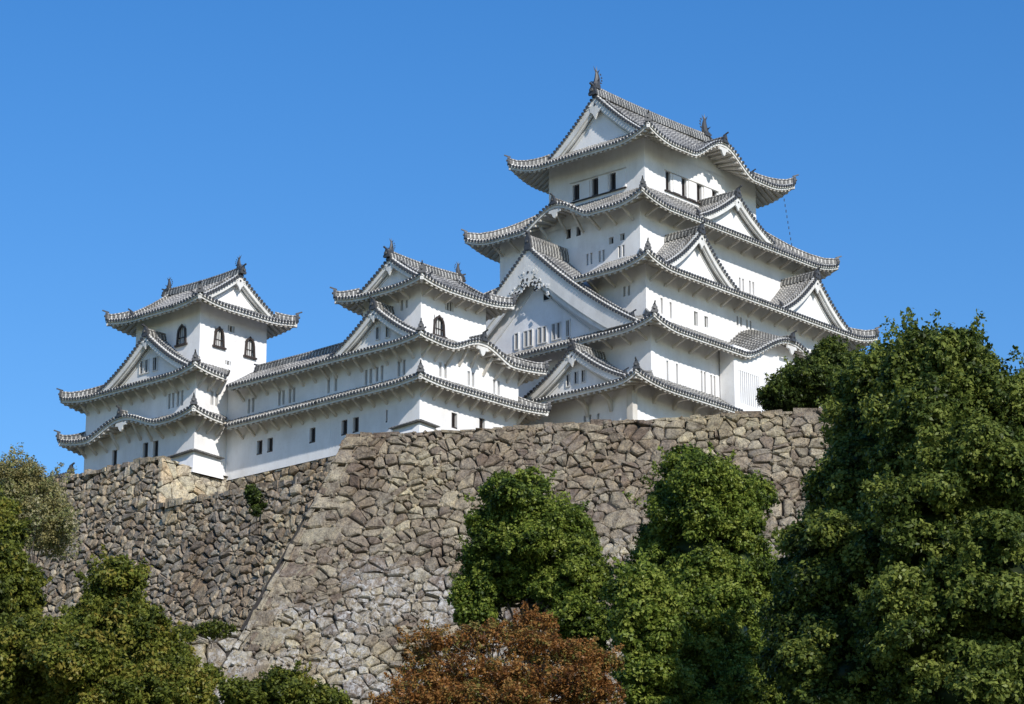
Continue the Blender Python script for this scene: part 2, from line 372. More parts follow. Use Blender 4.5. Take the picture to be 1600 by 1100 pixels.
def irimoya(parent, rect, axis, zE, zR, tip, rin, ov, karas={}, wfac=.62, big=1.0, raf=.5, brackets=None, sp=1.0, fish=1.6, bargew=.5, th=.34, pnd=.8):
    """hip-and-gable roof; axis is the ridge direction; rin = distance of the gable from the end eaves"""
    x0, y0, x1, y1 = rect; cx, cy = (x0+x1)/2, (y0+y1)/2
    half = (y1-y0)/2 if axis == 'x' else (x1-x0)/2
    def f(d):
        v = d/half; return (zR-zE)*(wfac*v+(1-wfac)*v*v)
    kk = 1/3.6
    defs = {'S': ((x0, y0, 0), (1, 0, 0), (0, 1, 0), x1-x0), 'W': ((x0, y1, 0), (0, -1, 0), (1, 0, 0), y1-y0),
            'E': ((x1, y0, 0), (0, 1, 0), (-1, 0, 0), y1-y0), 'N': ((x1, y1, 0), (-1, 0, 0), (0, -1, 0), x1-x0)}
    b = MB(); e = MB(); Ss = {}
    for sd, (o, es, ei, L) in defs.items():
        long = (sd in 'SN') == (axis == 'x')
        def z(s, d, L=L, K=karas.get(sd)):
            d_ = max(0, d); h = zE+f(d_)+tip*(lift(max(0, s), kk)+lift(max(0, L-s), kk))*max(0, 1-d_/3.2)
            if K:
                c, hw, H = K; q = (s-c)/hw
                if abs(q) < 1: h = max(h, zE+H*(.5+.5*math.cos(math.pi*q))**.85+.02*d_)
            return h
        if long:
            dh = lambda s, L=L: half if rin <= s <= L-rin else max(0, min(s, L-s))
            ints = [(0, rin), (rin, L-rin), (L-rin, L)]
        else:
            dh = lambda s, L=L: max(0, min(s, L-s, rin+.55)); ints = [(0, L)]
        S = Side(o, es, ei, z, ints, dh, ov=ov); S.L = L; Ss[sd] = S
        roof_slope(b, S, 7)
        S2 = Side(o, es, ei, z, [(0, L)], dh, ov=ov); roof_eave(e, S2, raf=raf, th=th)
    root = b.build('roof', parent); e.build('eave', root)
    for k, (cxx, cyy) in {'SW': (x0, y0), 'SE': (x1, y0), 'NW': (x0, y1), 'NE': (x1, y1)}.items():
        sx = 1 if cxx == x0 else -1; sy = 1 if cyy == y0 else -1; S = Ss['S']; pts = []
        for i in range(6):
            d = .05+(rin-.05)*i/5; pts.append(Vector((cxx+sx*d, cyy+sy*d, S.z(d, d)+.03)))
        pts[0].z += .1
        ridge_part(pts, .17, .42, root)
        cb = MB(); cb.beam(pts[0]+Vector((0, 0, -th-.12)), pts[3]+Vector((0, 0, -th-.12)), .26, .24, 'trim'); cb.build('corner_beam', root)
    # main ridge, descending ridges, gable ends, fish
    for sg in (-1, 1):
        if axis == 'x': base = Vector((x0+rin if sg < 0 else x1-rin, cy, 0)); out = Vector((sg, 0, 0)); lat = Vector((0, 1, 0))
        else: base = Vector((cx, y0+rin if sg < 0 else y1-rin, 0)); out = Vector((0, sg, 0)); lat = Vector((1, 0, 0))
        S = Ss['S']
        curve = []
        w_ = half-rin+.25
        for i in range(9):
            t = i/8*w_; curve.append((t, zE+f(half-t)))
        gable_front(root, base, out, lat, curve, base_z=zE+f(rin)-.1, bw=bargew, setb=.45, pend=pnd)
        for ls in (-1, 1):      # descending ridge beside the verge
            pts = [base-out*.55+lat*ls*t+Vector((0, 0, zz+.02)) for t, zz in curve[::-1]]
            pts = pts[:-1]
            ridge_part(pts, .15, .36, root, name='verge_ridge')
        # fish finial
    if axis == 'x': a, c = Vector((x0+rin-.35, cy, zR)), Vector((x1-rin+.35, cy, zR))
    else: a, c = Vector((cx, y0+rin-.35, zR)), Vector((cx, y1-rin+.35, zR))
    n = 7; sag = [a.lerp(c, i/n)+Vector((0, 0, .16*(2*i/n-1)**2)) for i in range(n+1)]
    ridge_part(sag, .24*big, .62*big, root, name='main_ridge', endlast=True, onis=.75)
    for p, q in ((a, c), (c, a)):
        d = (q-p).normalized(); fish_finial(p+d*.35+Vector((0, 0, .7*big)), d, fish, root)
    return root, Ss
def fish_finial(p, d, h, parent):
    """shachi: head down on the ridge, body curving up to a forked tail"""
    b = MB(); up = Vector((0, 0, 1)); n = 9; lat = Vector((-d.y, d.x, 0)); rings = []
    for i in range(n+1):
        t = i/n; c = p+d*(.11*h*math.sin(math.pi*t*.9)-.02*h+.05*h*t)+up*(h*.86*t)
        r = h*(.21*(1-t)**.7+.05)*(1.0 if i else .8); rings.append([c+lat*r*.7*math.cos(a)+d*r*math.sin(a) for a in [2*math.pi*k/7 for k in range(7)]])
    vs = [q for r_ in rings for q in r_]
    b.idx(vs, [(i*7+j, i*7+(j+1) % 7, (i+1)*7+(j+1) % 7, (i+1)*7+j) for i in range(n) for j in range(7)], 'cap')
    b.face(rings[0][::-1], 'cap')
    tipc = p+d*(.08*h)+up*(h*.78)
    for (dd, uu) in ((-.26, .30), (.0, .36), (.24, .26)):      # tail fork
        q = tipc+d*dd*h+up*uu*h
        b.idx([tipc+lat*.05*h, tipc-lat*.05*h, q, tipc+d*.07*h-up*.1*h, tipc-d*.07*h-up*.1*h], [(0, 2, 3), (1, 3, 2), (0, 4, 2), (1, 2, 4)], 'cap')
    for k in range(5):                                          # back fins
        c = p+d*(.30*h*math.sin(math.pi*(k+1)/6*.9)+.12*h)+up*h*.86*(k+1)/6
        b.idx([c+lat*.02*h, c-lat*.02*h, c+d*.13*h+up*.06*h, c+up*.12*h], [(0, 3, 2), (1, 2, 3), (0, 2, 1)], 'cap')
    for s in (-1, 1):                                           # pectoral fins
        c = p+up*h*.2+lat*s*.1*h; b.idx([c, c+up*.14*h, c+lat*s*.2*h+up*.2*h-d*.05*h], [(0, 1, 2), (2, 1, 0)], 'cap')
    b.box(p+up*.04*h, d*.2*h, lat*.14*h, up*.1*h, 'cap')
    b.build('fish_ornament', parent)

def gable_front(parent, base, out, lat, curve, base_z, bw=.5, setb=.5, windows=(), pendant=True, pend=1.0, holes=False, name='gable', wins_w=.22, wins_h=.9, inner=True):
    """white gable end: verge tiles, bargeboards, recessed wall, pendant. curve: (t, z) from apex to foot; base on the front plane"""
    Z = lambda z: Vector((0, 0, z))
    g = MB()
    # recessed triangular wall
    c2 = [(t, z-bw*.5) for t, z in curve]
    for ls in (-1, 1):
        for i in range(len(curve)-1):
            (t0, z0), (t1, z1) = c2[i], c2[i+1]
            if z0 < base_z: continue
            q = [base-out*setb+lat*ls*t0+Z(base_z), base-out*setb+lat*ls*t1+Z(base_z), base-out*setb+lat*ls*t1+Z(max(z1, base_z)), base-out*setb+lat*ls*t0+Z(z0)]
            g.face(q if (lat*ls).cross(Vector((0, 0, 1))).dot(out) > 0 else q[::-1], 'plaster')
    gw = g.build('gable_wall', parent)
    for ls in (-1, 1):
        b = MB(); pts = [base+lat*ls*t+Z(z) for t, z in curve]
        d0 = -.02
        # bargeboard, outer and stepped inner moulding
        def board(dp, bh, th_, lo):
            fine = []
            for i in range(len(pts)-1): fine += [pts[i].lerp(pts[i+1], k/3) for k in range(3)]
            fine.append(pts[-1]); vs = []
            for p in fine:
                zt = p.z-.10; zb = min(zt-.02, max(p.z-.12-bh*(1.0-.12*(p-pts[0]).length/max(.1, (pts[-1]-pts[0]).length)), lo))
                for (o_, zz) in ((dp, zb), (dp+th_, zb), (dp+th_, zt), (dp, zt)): vs.append(Vector((p.x, p.y, zz))+out*o_)
            m_ = len(fine)
            b.idx(vs, [(i*4+j, i*4+(j+1) % 4, (i+1)*4+(j+1) % 4, (i+1)*4+j) for i in range(m_-1) for j in range(4)], 'trim')
            b.face(vs[:4], 'trim'); b.face(vs[-4:][::-1], 'trim')
        board(-.09, bw, .18, base_z+.1); board(-.27, bw*1.3, .18, base_z+.1)
        b.build('bargeboard', parent)
        # verge: row of round tile ends looking outward, and soffit closing to the wall
        v = MB(); L = [0]
        for i in range(len(pts)-1): L.append(L[-1]+(pts[i+1]-pts[i]).length)
        k = .15
        while k < L[-1]:
            i = max(j for j in range(len(L)-1) if L[j] <= k); f = (k-L[i])/(L[i+1]-L[i]); p = pts[i].lerp(pts[i+1], f)
            v.disc(p+out*.16+Z(.04), out, .13, 'cap', 6, .10); v.disc(p-out*.06+Z(.09), out, .14, 'trim', 6, .10); k += SP
        v.sweep([p+out*.05 for p in pts], [(-.11, -.10), (.11, -.10), (.11, .03), (-.11, .03)], 'trim')
        v.sweep([p-out*.02 for p in pts], [(-.16, .02), (.16, .02), (.13, .16), (-.13, .16)], 'tile')
        q0 = [p-Z(.14) for p in pts]; q1 = [p-out*(setb+.05) for p in q0]
        v.idx(q0+q1, [(i, i+1, len(q0)+i+1, len(q0)+i) for i in range(len(q0)-1)], 'eave')
        v.build('verge', parent)
    if inner:   # second moulding on the wall itself following the rake
        for ls in (-1, 1):
            m = MB(); sel = [(t, z-bw*1.6) for t, z in curve if z-bw*1.6 > base_z]
            if len(sel) > 2:
                m.sweep([base-out*(setb-.03)+lat*ls*t+Z(z) for t, z in sel], [(-.05, -.14), (.05, -.14), (.05, .0), (-.05, .0)], 'trim'); m.build('rake_moulding', parent)
    top = curve[0][1]
    if pendant:
        s = pend; c = base+out*.12+Z(top-.12-bw*(.75 if bw < 1 else 1.0))
        pr = [(0, .35), (.28, .18), (.62, .10), (.86, -.16), (.70, -.38), (.46, -.30), (.40, -.58), (.20, -.74), (0, -1.12)]
        pr = pr+[(-x, y) for x, y in pr[-2:0:-1]]; n = len(pr); b = MB()
        if lat.cross(Vector((0, 0, 1))).dot(out) > 0: pr = pr[::-1]
        fr = [c+lat*x*s+Z(y*s) for x, y in pr]; bk = [q-out*.12 for q in fr]
        cen = c+Z(-.2*s)+out*.02
        b.idx(fr+[cen], [(i, (i+1) % n, n) for i in range(n)], 'trim'); b.idx(fr+bk, [(i, i+n, (i+1) % n+n, (i+1) % n) for i in range(n)], 'trim')
        b.disc(c+Z(-.12*s), out, .11*min(s, 1), 'cap', 8, .05)
        for x in (-.45, .45): b.disc(c+lat*x*s+Z(-.10*s), out, .10*s, 'trim', 8, .06)
        b.build('gable_pendant', parent)
    for (t, z, w, h) in windows:
        window_on(parent, base-out*setb+lat*t+Z(z), out, w, h, 'slit', proud=True)
    return gw

def window_on(parent, c, out, w, h, kind, proud=False, name='window', depth=.28):
    """window whose opening centre lies at c on the wall surface; recess was cut in the wall unless proud"""
    c = Vector(c); out = Vector(out); lat = Vector((-out.y, out.x, 0)); up = Vector((0, 0, 1)); b = MB()
    if proud:      # shallow framed opening standing 5 cm off the wall
        f = .07; c0 = c+out*.03
        for sx in (-1, 1): b.box(c0+lat*sx*(w/2+f/2), lat*f/2, up*(h/2+f), out*.06, 'trim')
        for sz in (-1, 1): b.box(c0+up*sz*(h/2+f/2), lat*w/2, up*f/2, out*.06, 'trim')
        b.box(c0-out*.02, lat*w/2, up*h/2, out*.015, 'dark')
    else:
        b.box(c-out*(depth-.02), lat*(w/2+.02), up*(h/2+.02), out*.015, 'dark')
    if kind == 'slit':
        k = max(1, round(w/.22))
        for i in range(k):
            x = -w/2+w*(i+.62)/k
            b.box(c-out*(.0 if proud else .14)+lat*(x-.02), lat*.028, up*h/2, out*.04, 'lattice')
    if kind == 'lat':
        k = max(2, int(w/.26))
        for i in range(k):
            x = -w/2+w*(i+.5)/k; b.box(c-out*.06+lat*x, lat*(.085 if w > 2 else .06), up*h/2, out*.05, 'plaster' if w > 2 else 'lattice')
    if kind == 'prop':     # dark opening with a sill and the swung-up flap at its side
        b.box(c-out*.05-up*(h/2-.05), lat*w/2, up*.05, out*.06, 'wood')
        for x in (-.17*w, .17*w): b.box(c-out*.12+lat*x, lat*.03, up*h/2, out*.03, 'wood')
    o = b.build(name, parent)
    return o

def storey(parent, rect, z0, z1, holes={}, name='storey_wall', taper=0., dark_base=False):
    """white plastered storey with real openings; holes: side -> [(coord, z, w, h, kind)]"""
    x0, y0, x1, y1 = rect; b = MB()
    sd = {'S': ((0, y0), (1, 0, 0), (0, -1, 0), x0, x1), 'W': ((x0, 0), (0, 1, 0), (-1, 0, 0), y0, y1), 'E': ((x1, 0), (0, 1, 0), (1, 0, 0), y0, y1), 'N': ((0, y1), (1, 0, 0), (0, 1, 0), x0, x1)}
    o = None; wins = []
    for k, (org, u, out, a0, a1) in sd.items():
        u = Vector(u); out = Vector(out); base = Vector((org[0], org[1], 0)); H = holes.get(k, [])
        xs = sorted({a0, a1, *[h[0]-h[2]/2 for h in H], *[h[0]+h[2]/2 for h in H]}); zs = sorted({z0, z1, *[h[1]-h[3]/2 for h in H], *[h[1]+h[3]/2 for h in H]})
        flip = u.cross(Vector((0, 0, 1))).dot(out) < 0
        def F(q, m='plaster'): b.face(q[::-1] if flip else q, m)
        P = lambda a, z, d=0: base+u*a+Vector((0, 0, z))-out*d
        for i in range(len(xs)-1):
            for j in range(len(zs)-1):
                mx, mz = (xs[i]+xs[i+1])/2, (zs[j]+zs[j+1])/2
                if any(abs(mx-h[0]) < h[2]/2 and abs(mz-h[1]) < h[3]/2 for h in H): continue
                F([P(xs[i], zs[j]), P(xs[i+1], zs[j]), P(xs[i+1], zs[j+1]), P(xs[i], zs[j+1])])
        for (a, z, w, h, kind) in H:
            d = .3; l, r, bt, tp = a-w/2, a+w/2, z-h/2, z+h/2
            F([P(l, bt), P(l, tp), P(l, tp, d), P(l, bt, d)]); F([P(r, tp), P(r, bt), P(r, bt, d), P(r, tp, d)])
            F([P(l, tp), P(r, tp), P(r, tp, d), P(l, tp, d)]); F([P(r, bt), P(l, bt), P(l, bt, d), P(r, bt, d)])
            wins.append((P(a, z), out, w, h, kind))
    b.face([(x0, y0, z1), (x1, y0, z1), (x1, y1, z1), (x0, y1, z1)], 'plaster')
    o = b.build(name, parent)
    for (c, out, w, h, kind) in wins:
        if kind == 'kato': kato(o, c, out, w, h)
        else: window_on(o, c, out, w, h, kind)
    return o
def kato(parent, c, out, w, h):
    """bell-shaped window: dark lacquer frame, plaster spandrels, white bars on a dark opening"""
    lat = Vector((-out.y, out.x, 0)); up = Vector((0, 0, 1)); b = MB(); hw = w/2
    pts = [(-hw, -h/2), (-hw*.92, -h*.2), (-hw*.86, h*.08), (-hw*.74, h*.26), (-hw*.45, h*.38), (-hw*.15, h*.43), (0, h*.5), (hw*.15, h*.43), (hw*.45, h*.38), (hw*.74, h*.26), (hw*.86, h*.08), (hw*.92, -h*.2), (hw, -h/2)]
    P = lambda x, z, d=0: c+lat*x+up*z+out*d
    for i in range(len(pts)-1):
        (x0, z0), (x1, z1) = pts[i], pts[i+1]
        sgn = -1 if (x0+x1) < 0 else 1
        if abs(x0+x1)/2 > hw*.8: q = [P(x0, z0), P(x1, z1), P(sgn*hw, z1), P(sgn*hw, z0)]
        else: q = [P(x0, z0), P(x1, z1), P(x1, h/2), P(x0, h/2)]
        b.face(q, 'plaster'); 
        if abs(x0+x1)/2 <= hw*.8 and abs(x0+x1)/2 > hw*.74: pass
    b.idx([P(-hw, h*.26), P(-hw*.74, h*.26), P(-hw*.74, h/2), P(-hw, h/2)], [(0, 1, 2, 3)], 'plaster')
    b.idx([P(hw, h*.26), P(hw*.74, h*.26), P(hw*.74, h/2), P(hw, h/2)], [(0, 1, 2, 3)], 'plaster')
    b.sweep([P(x, z, .05) for x, z in pts], [(-.075, -.06), (.075, -.06), (.075, .06), (-.075, .06)], 'wood', up=tuple(out))
    b.box(P(0, -h/2-.04, .07), lat*(hw+.18), up*.07, out*.12, 'wood')
    b.box(P(0, 0, -.27), lat*hw, up*h/2, out*.01, 'dark')
    for x in (-.42, 0, .42): b.box(P(x*hw, -.04*h, -.14), lat*.05, up*h*.46, out*.04, 'lattice')
    b.box(P(0, -h*.12, -.10), lat*hw*.9, up*.035, out*.03, 'wood')
    b.build('bell_window', parent)

def dormer(parent, front, out, w, zf, za, depth, bw=.5, windows=(), pend=.8, setb=.55, conc=.30, ridge_h=.5, foot_extra=.25, inner=True, name='gable_roof', flat=0.):
    """triangular gable: two concave slopes running back from the front plane. front = point on the front plane at the centre (z ignored)"""
    out = Vector(out); lat = Vector((-out.y, out.x, 0)); f = Vector((front[0], front[1], 0)); b = MB(); n = 10
    W = w+foot_extra
    def Zc(t):
        v = t/w; return za-(za-zf)*(v*(1+conc)-conc*v*v)
    curve = [(W*i/n, Zc(W*i/n)) for i in range(n+1)]
    for ls in (-1, 1):
        k = max(1, int(depth/.6))
        for i in range(n):
            for j in range(k):
                d0, d1 = depth*j/k, depth*(j+1)/k
                q = [f+lat*ls*curve[i][0]-out*d0+Vector((0, 0, curve[i][1])), f+lat*ls*curve[i+1][0]-out*d0+Vector((0, 0, curve[i+1][1])),
                     f+lat*ls*curve[i+1][0]-out*d1+Vector((0, 0, curve[i+1][1])), f+lat*ls*curve[i][0]-out*d1+Vector((0, 0, curve[i][1]))]
                uv = [(d0, curve[i][0]*1.3), (d0, curve[i+1][0]*1.3), (d1, curve[i+1][0]*1.3), (d1, curve[i][0]*1.3)]
                b.face(q if ls > 0 else q[::-1], 'pan', uv if ls > 0 else uv[::-1])
        a = .25
        while a < depth:
            vs = []; uvs = []; ph = rnd.uniform(0, .3)
            for (t, z) in curve[::2]:
                for (ds, dz) in ((-.10, -.02), (-.06, .085), (.06, .085), (.10, -.02)):
                    q = f+lat*ls*t-out*(a+ds); vs.append((q.x, q.y, z+dz)); uvs.append((a, t*1.3+ph))
            m = len(curve[::2])-1
            b.idx(vs, [(j*4+i, j*4+i+1, (j+1)*4+i+1, (j+1)*4+i) for j in range(m) for i in range(3)], 'tile', uvs)
            a += SP
    root = b.build(name, parent)
    gable_front(root, f, out, lat, curve, base_z=zf-.25, bw=bw, setb=setb, windows=windows, pend=pend, inner=inner)
    for ls in (-1, 1):
        pts = [f-out*.62+lat*ls*t+Vector((0, 0, z+.03)) for t, z in curve[::-1]][:-1]
        pts = [p for p in pts][1:]
        ridge_part(pts, .15, .36, root, name='verge_ridge')
    ridge_part([f+out*.12+Vector((0, 0, za+.0)), f-out*depth*.5+Vector((0, 0, za)), f-out*depth+Vector((0, 0, za))], .21, ridge_h, root, name='main_ridge', onis=.95)
    return root
def kara_panel(parent, S, c, hw, H, zE, d, z_low):
    """plaster tympanum closing an undulating eave at distance d behind the edge, with two small vents"""
    b = MB(); n = 14; th = .36
    for i in range(n):
        a0 = c-hw+2*hw*i/n; a1 = c-hw+2*hw*(i+1)/n
        p0, p1 = S.p(a0, d), S.p(a1, d)
        z0 = S.z(a0, .3)-.2; z1_ = S.z(a1, .3)-.2
        b.face([(p0.x, p0.y, z_low), (p1.x, p1.y, z_low), (p1.x, p1.y, max(z_low, z1_)), (p0.x, p0.y, max(z_low, z0))], 'plaster')
    o = b.build('eave_panel', parent)
    # ridge over the crown of the undulation with an ornament at its front, and a small pendant
    r = [S.p(c, -.05, .05), S.p(c, S.W*.45 if hasattr(S, 'W') else 2.2, .05)]
    r[1].z = r[0].z+.05
    ridge_part(r, .17, .42, parent, name='crown_ridge')
    q = S.p(c, .06, -.36-.32); out = -S.ei; lat = S.es; g = MB()
    pr = [(-.55, .22), (-.62, -.02), (-.3, -.06), (-.18, -.34), (0, -.5), (.18, -.34), (.3, -.06), (.62, -.02), (.55, .22)]
    fr = [q+lat*x+Vector((0, 0, y)) for x, y in pr]; bk = [v-out*.14 for v in fr]; m = len(pr)
    g.face(fr, 'trim'); g.idx(fr+bk, [(i, i+m, (i+1) % m+m, (i+1) % m) for i in range(m)], 'trim'); g.build('gable_pendant', parent)

def frange(a, b, s):
    out = []
    while a < b+1e-6: out.append(a); a += s
    return out

# ================================================================== MAIN KEEP
keep = thing('castle_keep', 'tall white five-tiered castle keep with grey tiled roofs, the highest building', 'castle keep', 'castle buildings')
dk, sl_ = 'prop', 'slit'
# top storey
storey(keep, (-7.33, -5.04, 7.33, 5.04), 20.5, 26.33, {
    'W': [(2.14, 22.95, .72, 1.35, dk), (.12, 22.95, .72, 1.5, dk), (-1.76, 22.95, .72, 1.5, dk)],
    'S': [(-4.36, 23.0, .62, 1.65, dk), (-2.29, 23.0, .62, 1.6, dk), (-.32, 23.0, .62, 1.6, dk), (1.7, 23.0, .62, 1.6, dk)]})
for (out, k, spots) in (((-1, 0, 0), -7.33, (1.14, -.82, -2.65)), ((0, -1, 0), -5.04, (-3.33, -1.31, .68))):
    for s in spots:      # white sliding shutters beside each opening
        b = MB(); c = Vector((k, s, 22.93)) if out[0] else Vector((s, k, 22.98)); o = Vector(out); l = Vector((-o.y, o.x, 0))
        b.box(c+o*.06, l*.5, (0, 0, .74), o*.06, 'plaster'); b.build('shutter', keep)
for (a, b_) in (((-7.43, 2.7, 22.12), (-7.43, -3.2, 22.12)), ((-4.9, -5.14, 22.1), (2.2, -5.14, 22.1))):
    b = MB(); b.beam(a, b_, .16, .07, 'wood'); b.beam((a[0], a[1], 23.82), (b_[0], b_[1], 23.82), .12, .05, 'trim'); b.build('window_rail', keep)
K1 = (9.72+.1, 4.1, 1.95)
r1, S1 = irimoya(keep, (-9.72, -7.4, 9.72, 7.4), 'x', 25.05, 30.75, .95, 2.45, 2.36, karas={'S': K1, 'N': (9.72, 4.1, 1.95)}, big=1.1, fish=1.7, bargew=.62, pnd=1.25)
kara_panel(r1, S1['S'], K1[0], K1[1], K1[2], 25.05, 2.30, 25.3)
# second roof
k2w = (9.32+.3, 3.6, 1.5)
br2 = {'S': [s for s in frange(2.8, 23.5, 1.75)], 'W': [s for s in frange(2.4, 17, 1.7)]}
r2, S2 = skirt(keep, (-12.91, -9.32, 12.91, 9.32), (-7.33, -5.04, 7.33, 5.04), 18.45, 21.75, .75, 2.05, karas={'W': k2w}, brackets=br2, bl=1.5)
kara_panel(r2, S2['W'], k2w[0], k2w[1], k2w[2], 18.45, 2.0, 18.6)
dormer(r2, (-.2, -8.75), (0, -1, 0), 4.5, 19.15, 21.95, 3.9, bw=.45, pend=.75)
# storeys 4 and 5
storey(keep, (-10.8, -7.3, 10.8, 7.3), 13.2, 19.42, {
    'W': [(-.02, 18.05, .45, .8, dk), (-1.05, 18.05, .45, .8, dk), (-4.39, 16.5, .5, .55, sl_), (-5.52, 16.55, .5, .55, sl_), (-1.95, 15.48, .24, .95, sl_), (-2.35, 15.48, .24, .95, sl_), (-3.2, 15.45, .24, .95, sl_), (-3.6, 15.45, .24, .95, sl_), (-5.2, 15.4, .24, .95, sl_), (-5.6, 15.4, .24, .95, sl_)],
    'S': [(-1.18, 16.6, .45, .6, dk), (1.85, 15.35, .22, 1.1, sl_), (2.3, 15.35, .22, 1.1, sl_), (3.2, 15.4, .22, 1.1, sl_), (3.65, 15.4, .22, 1.1, sl_)]})
# third roof; the great west gable cuts through its west slope
L3 = 23.0
br3 = {'S': [s for s in frange(2.6, 28, 1.75)], 'W': [16.4, 18.1, 19.8]}
r3, S3 = skirt(keep, (-15.08, -11.5, 15.08, 11.5), (-10.8, -7.3, 10.8, 7.3), 12.38, 14.75, .75, 1.98, cuts={'W': [(0, 7.6), (15.5, L3)]}, brackets=br3, bl=1.35)
for cx in (-7.65, 7.55): dormer(r3, (cx, -10.75), (0, -1, 0), 4.25, 12.95, 16.55, 3.9, bw=.48, pend=.85, conc=.35)
storey(keep, (-13.0, -9.57, 13.0, 9.57), 7.6, 13.32, {
    'W': [(-7.45, 11.15, .26, .8, sl_), (-7.9, 11.15, .26, .8, sl_)],
    'S': [(-11.11, 10.0, .26, 1.25, sl_), (-10.02, 9.9, .26, 1.3, sl_), (-6.9, 9.95, .5, 1.15, sl_), (-5.6, 9.99, .5, .9, sl_), (-1.6, 11.0, .24, .75, sl_), (-1.15, 11.0, .24, .75, sl_), (-.35, 11.0, .24, .75, sl_), (.1, 11.0, .24, .75, sl_), (3.2, 10.4, .3, .9, sl_)]})
# fourth roof with the wide undulation over the bay, and the great gable
K4 = (17.2, 6.2, 2.35, .42)
br4 = {'S': [2.6, 4.6, 6.6, 8.6, 10.4, 22, 24, 26, 28], 'W': [18.0, 19.8, 21.6, 23.2]}
r4, S4 = skirt(keep, (-16, -12.8, 16, 12.8), (-13, -9.57, 13, 9.57), 7.0, 8.9, .70, {'S': 2.02, 'W': 2.0, 'E': 2, 'N': 2}, karas={'S': K4}, brackets=br4, bl=1.35)
kara_panel(r4, S4['S'], K4[0], K4[1], K4[2], 7.0, 1.2, 7.1)
gg = dormer(r4, (-15.35, .15), (-1, 0, 0), 10.4, 7.75, 15.75, 4.6, bw=1.75, pend=1.15, setb=.85, conc=.24, ridge_h=.95, foot_extra=.45, inner=True)
gg.name = 'great_gable_roof'
for k in range(8):
    y = 2.05-k*.72+(-.12 if k % 2 else .12)
    window_on(gg, (-14.5, y, 8.75), (-1, 0, 0), .34, 1.25, 'slit', proud=True)
window_on(gg, (-14.5, -1.0, 11.75), (-1, 0, 0), .7, .55, 'prop', proud=True)
# carved foliage round the great pendant
cv = MB(); rr = random.Random(3)
for i in range(46):
    y = .15+rr.uniform(-2.1, 2.1); z = 13.2-abs(y-.15)*.55+rr.uniform(-.6, .35)
    cv.disc((-15.45, y, z), (-1, 0, 0), rr.uniform(.08, .15), 'trim', 7, .04)
    if i % 4 == 0: cv.disc((-15.46, y+.12, z-.05), (-1, 0, 0), .075, 'dark', 5, .09)
cv.build('carved_ornament', gg)
storey(keep, (-14, -10.78, 14, 10.78), 2.2, 8.1, {
    'S': [(-12.06, 4.35, .24, 1.75, sl_), (-10.91, 4.35, .24, 1.75, sl_), (-7.9, 4.45, .24, 1.7, sl_), (-7.5, 4.45, .24, 1.7, sl_), (-6.7, 4.4, .24, 1.7, sl_), (-6.3, 4.4, .24, 1.7, sl_), (8, 4.4, .24, 1.7, sl_), (9, 4.4, .24, 1.7, sl_)]})
# latticed bay under the undulation
storey(keep, (-5.75, -12.25, 5.85, -10.9), .6, 7.6, {'S': [(-3.9, 4.4, 2.6, 2.6, 'lat'), (-.6, 4.4, 2.6, 2.6, 'lat'), (2.8, 4.4, 2.6, 2.6, 'lat')]}, name='bay')
# lowest roof
br5 = {'S': [2.1, 4.6, 7.0, 9.4, 11.6], 'W': [9.6, 11.9]}
r5, S5 = skirt(keep, (-18.5, -13.0, 14.0, 3.0), (-14, -10.78, 14, 3.0+2.2), 2.15, 3.6, .62, 2.15, sides='SW', hips='SW', cuts={'S': [(0, 12.6)]}, brackets=br5, bl=1.7, big_b=True)
dormer(r5, (-17.75, -6.3), (-1, 0, 0), 4.75, 2.75, 5.75, 3.6, bw=.5, pend=.8, windows=[(.6, 3.65, .3, .9), (-.1, 3.65, .3, .9), (-.9, 3.6, .3, .9)], conc=.35)
storey(keep, (-16.4, -10.85, 13.9, 10.7), -1.0, 2.72, {'W': [(-6.3, .35, .26, 1.0, sl_), (-6.8, .35, .26, 1.0, sl_), (-7.6, .3, .26, 1.0, sl_)]})
storey(keep, (-14.6, -10.845, 13.8, -9), 2.4, 3.42, name='wall_head')
pil = MB(); pil.box((-16.4, -10.85, 1.0), (.28, 0, 0), (0, .28, 0), (0, 0, 1.4), 'eave'); pil.build('corner_pillar', keep)
cb = MB(); pts = [(8.4, -7.1, 24.9-i*.46) for i in range(11)]
for i, p in enumerate(pts): cb.beam((p[0]+.12*i*.9, p[1], p[2]), (p[0]+.12*i*.9, p[1], p[2]-.24), .05, .05, 'cap')
cb.build('hanging_chain', keep)

# ================================================================== WEST SMALL KEEP
wk = thing('small_keep', 'white small keep between the gallery and main keep, one bell window above a wavy eave', 'small keep', 'castle buildings')
storey(wk, (-29.45, -1.75, -22.4, 4.2), 4.9, 9.38, {
    'W': [(.2, 7.8, .3, .85, sl_), (-.3, 7.8, .26, .6, sl_)], 'S': [(-27.55, 6.25, 1.15, 1.55, 'kato'), (-26.4, 8.05, .9, .75, 'lat')]})
r, S = irimoya(wk, (-31.0, -3.3, -20.85, 5.75), 'x', 8.72, 11.55, .45, 1.35, 1.52, wfac=.7, fish=1.0, bargew=.32, big=.8)
for sd, L in (('S', 10.15), ('W', 9.05)):
    for s in frange(1.75, L-1.6, 1.15):
        b = MB(); Sx = S[sd]; w = Sx.p(s, 1.53); t = Sx.p(s, .55, -.45); b.beam((w.x, w.y, Sx.z(s, 1.53)-1.35), t, .14, .18, 'eave'); b.build('eave_bracket', r)
kw = (32.62-26.0, 3.5, 1.05)
X0, Y0 = -32.62, -4.81
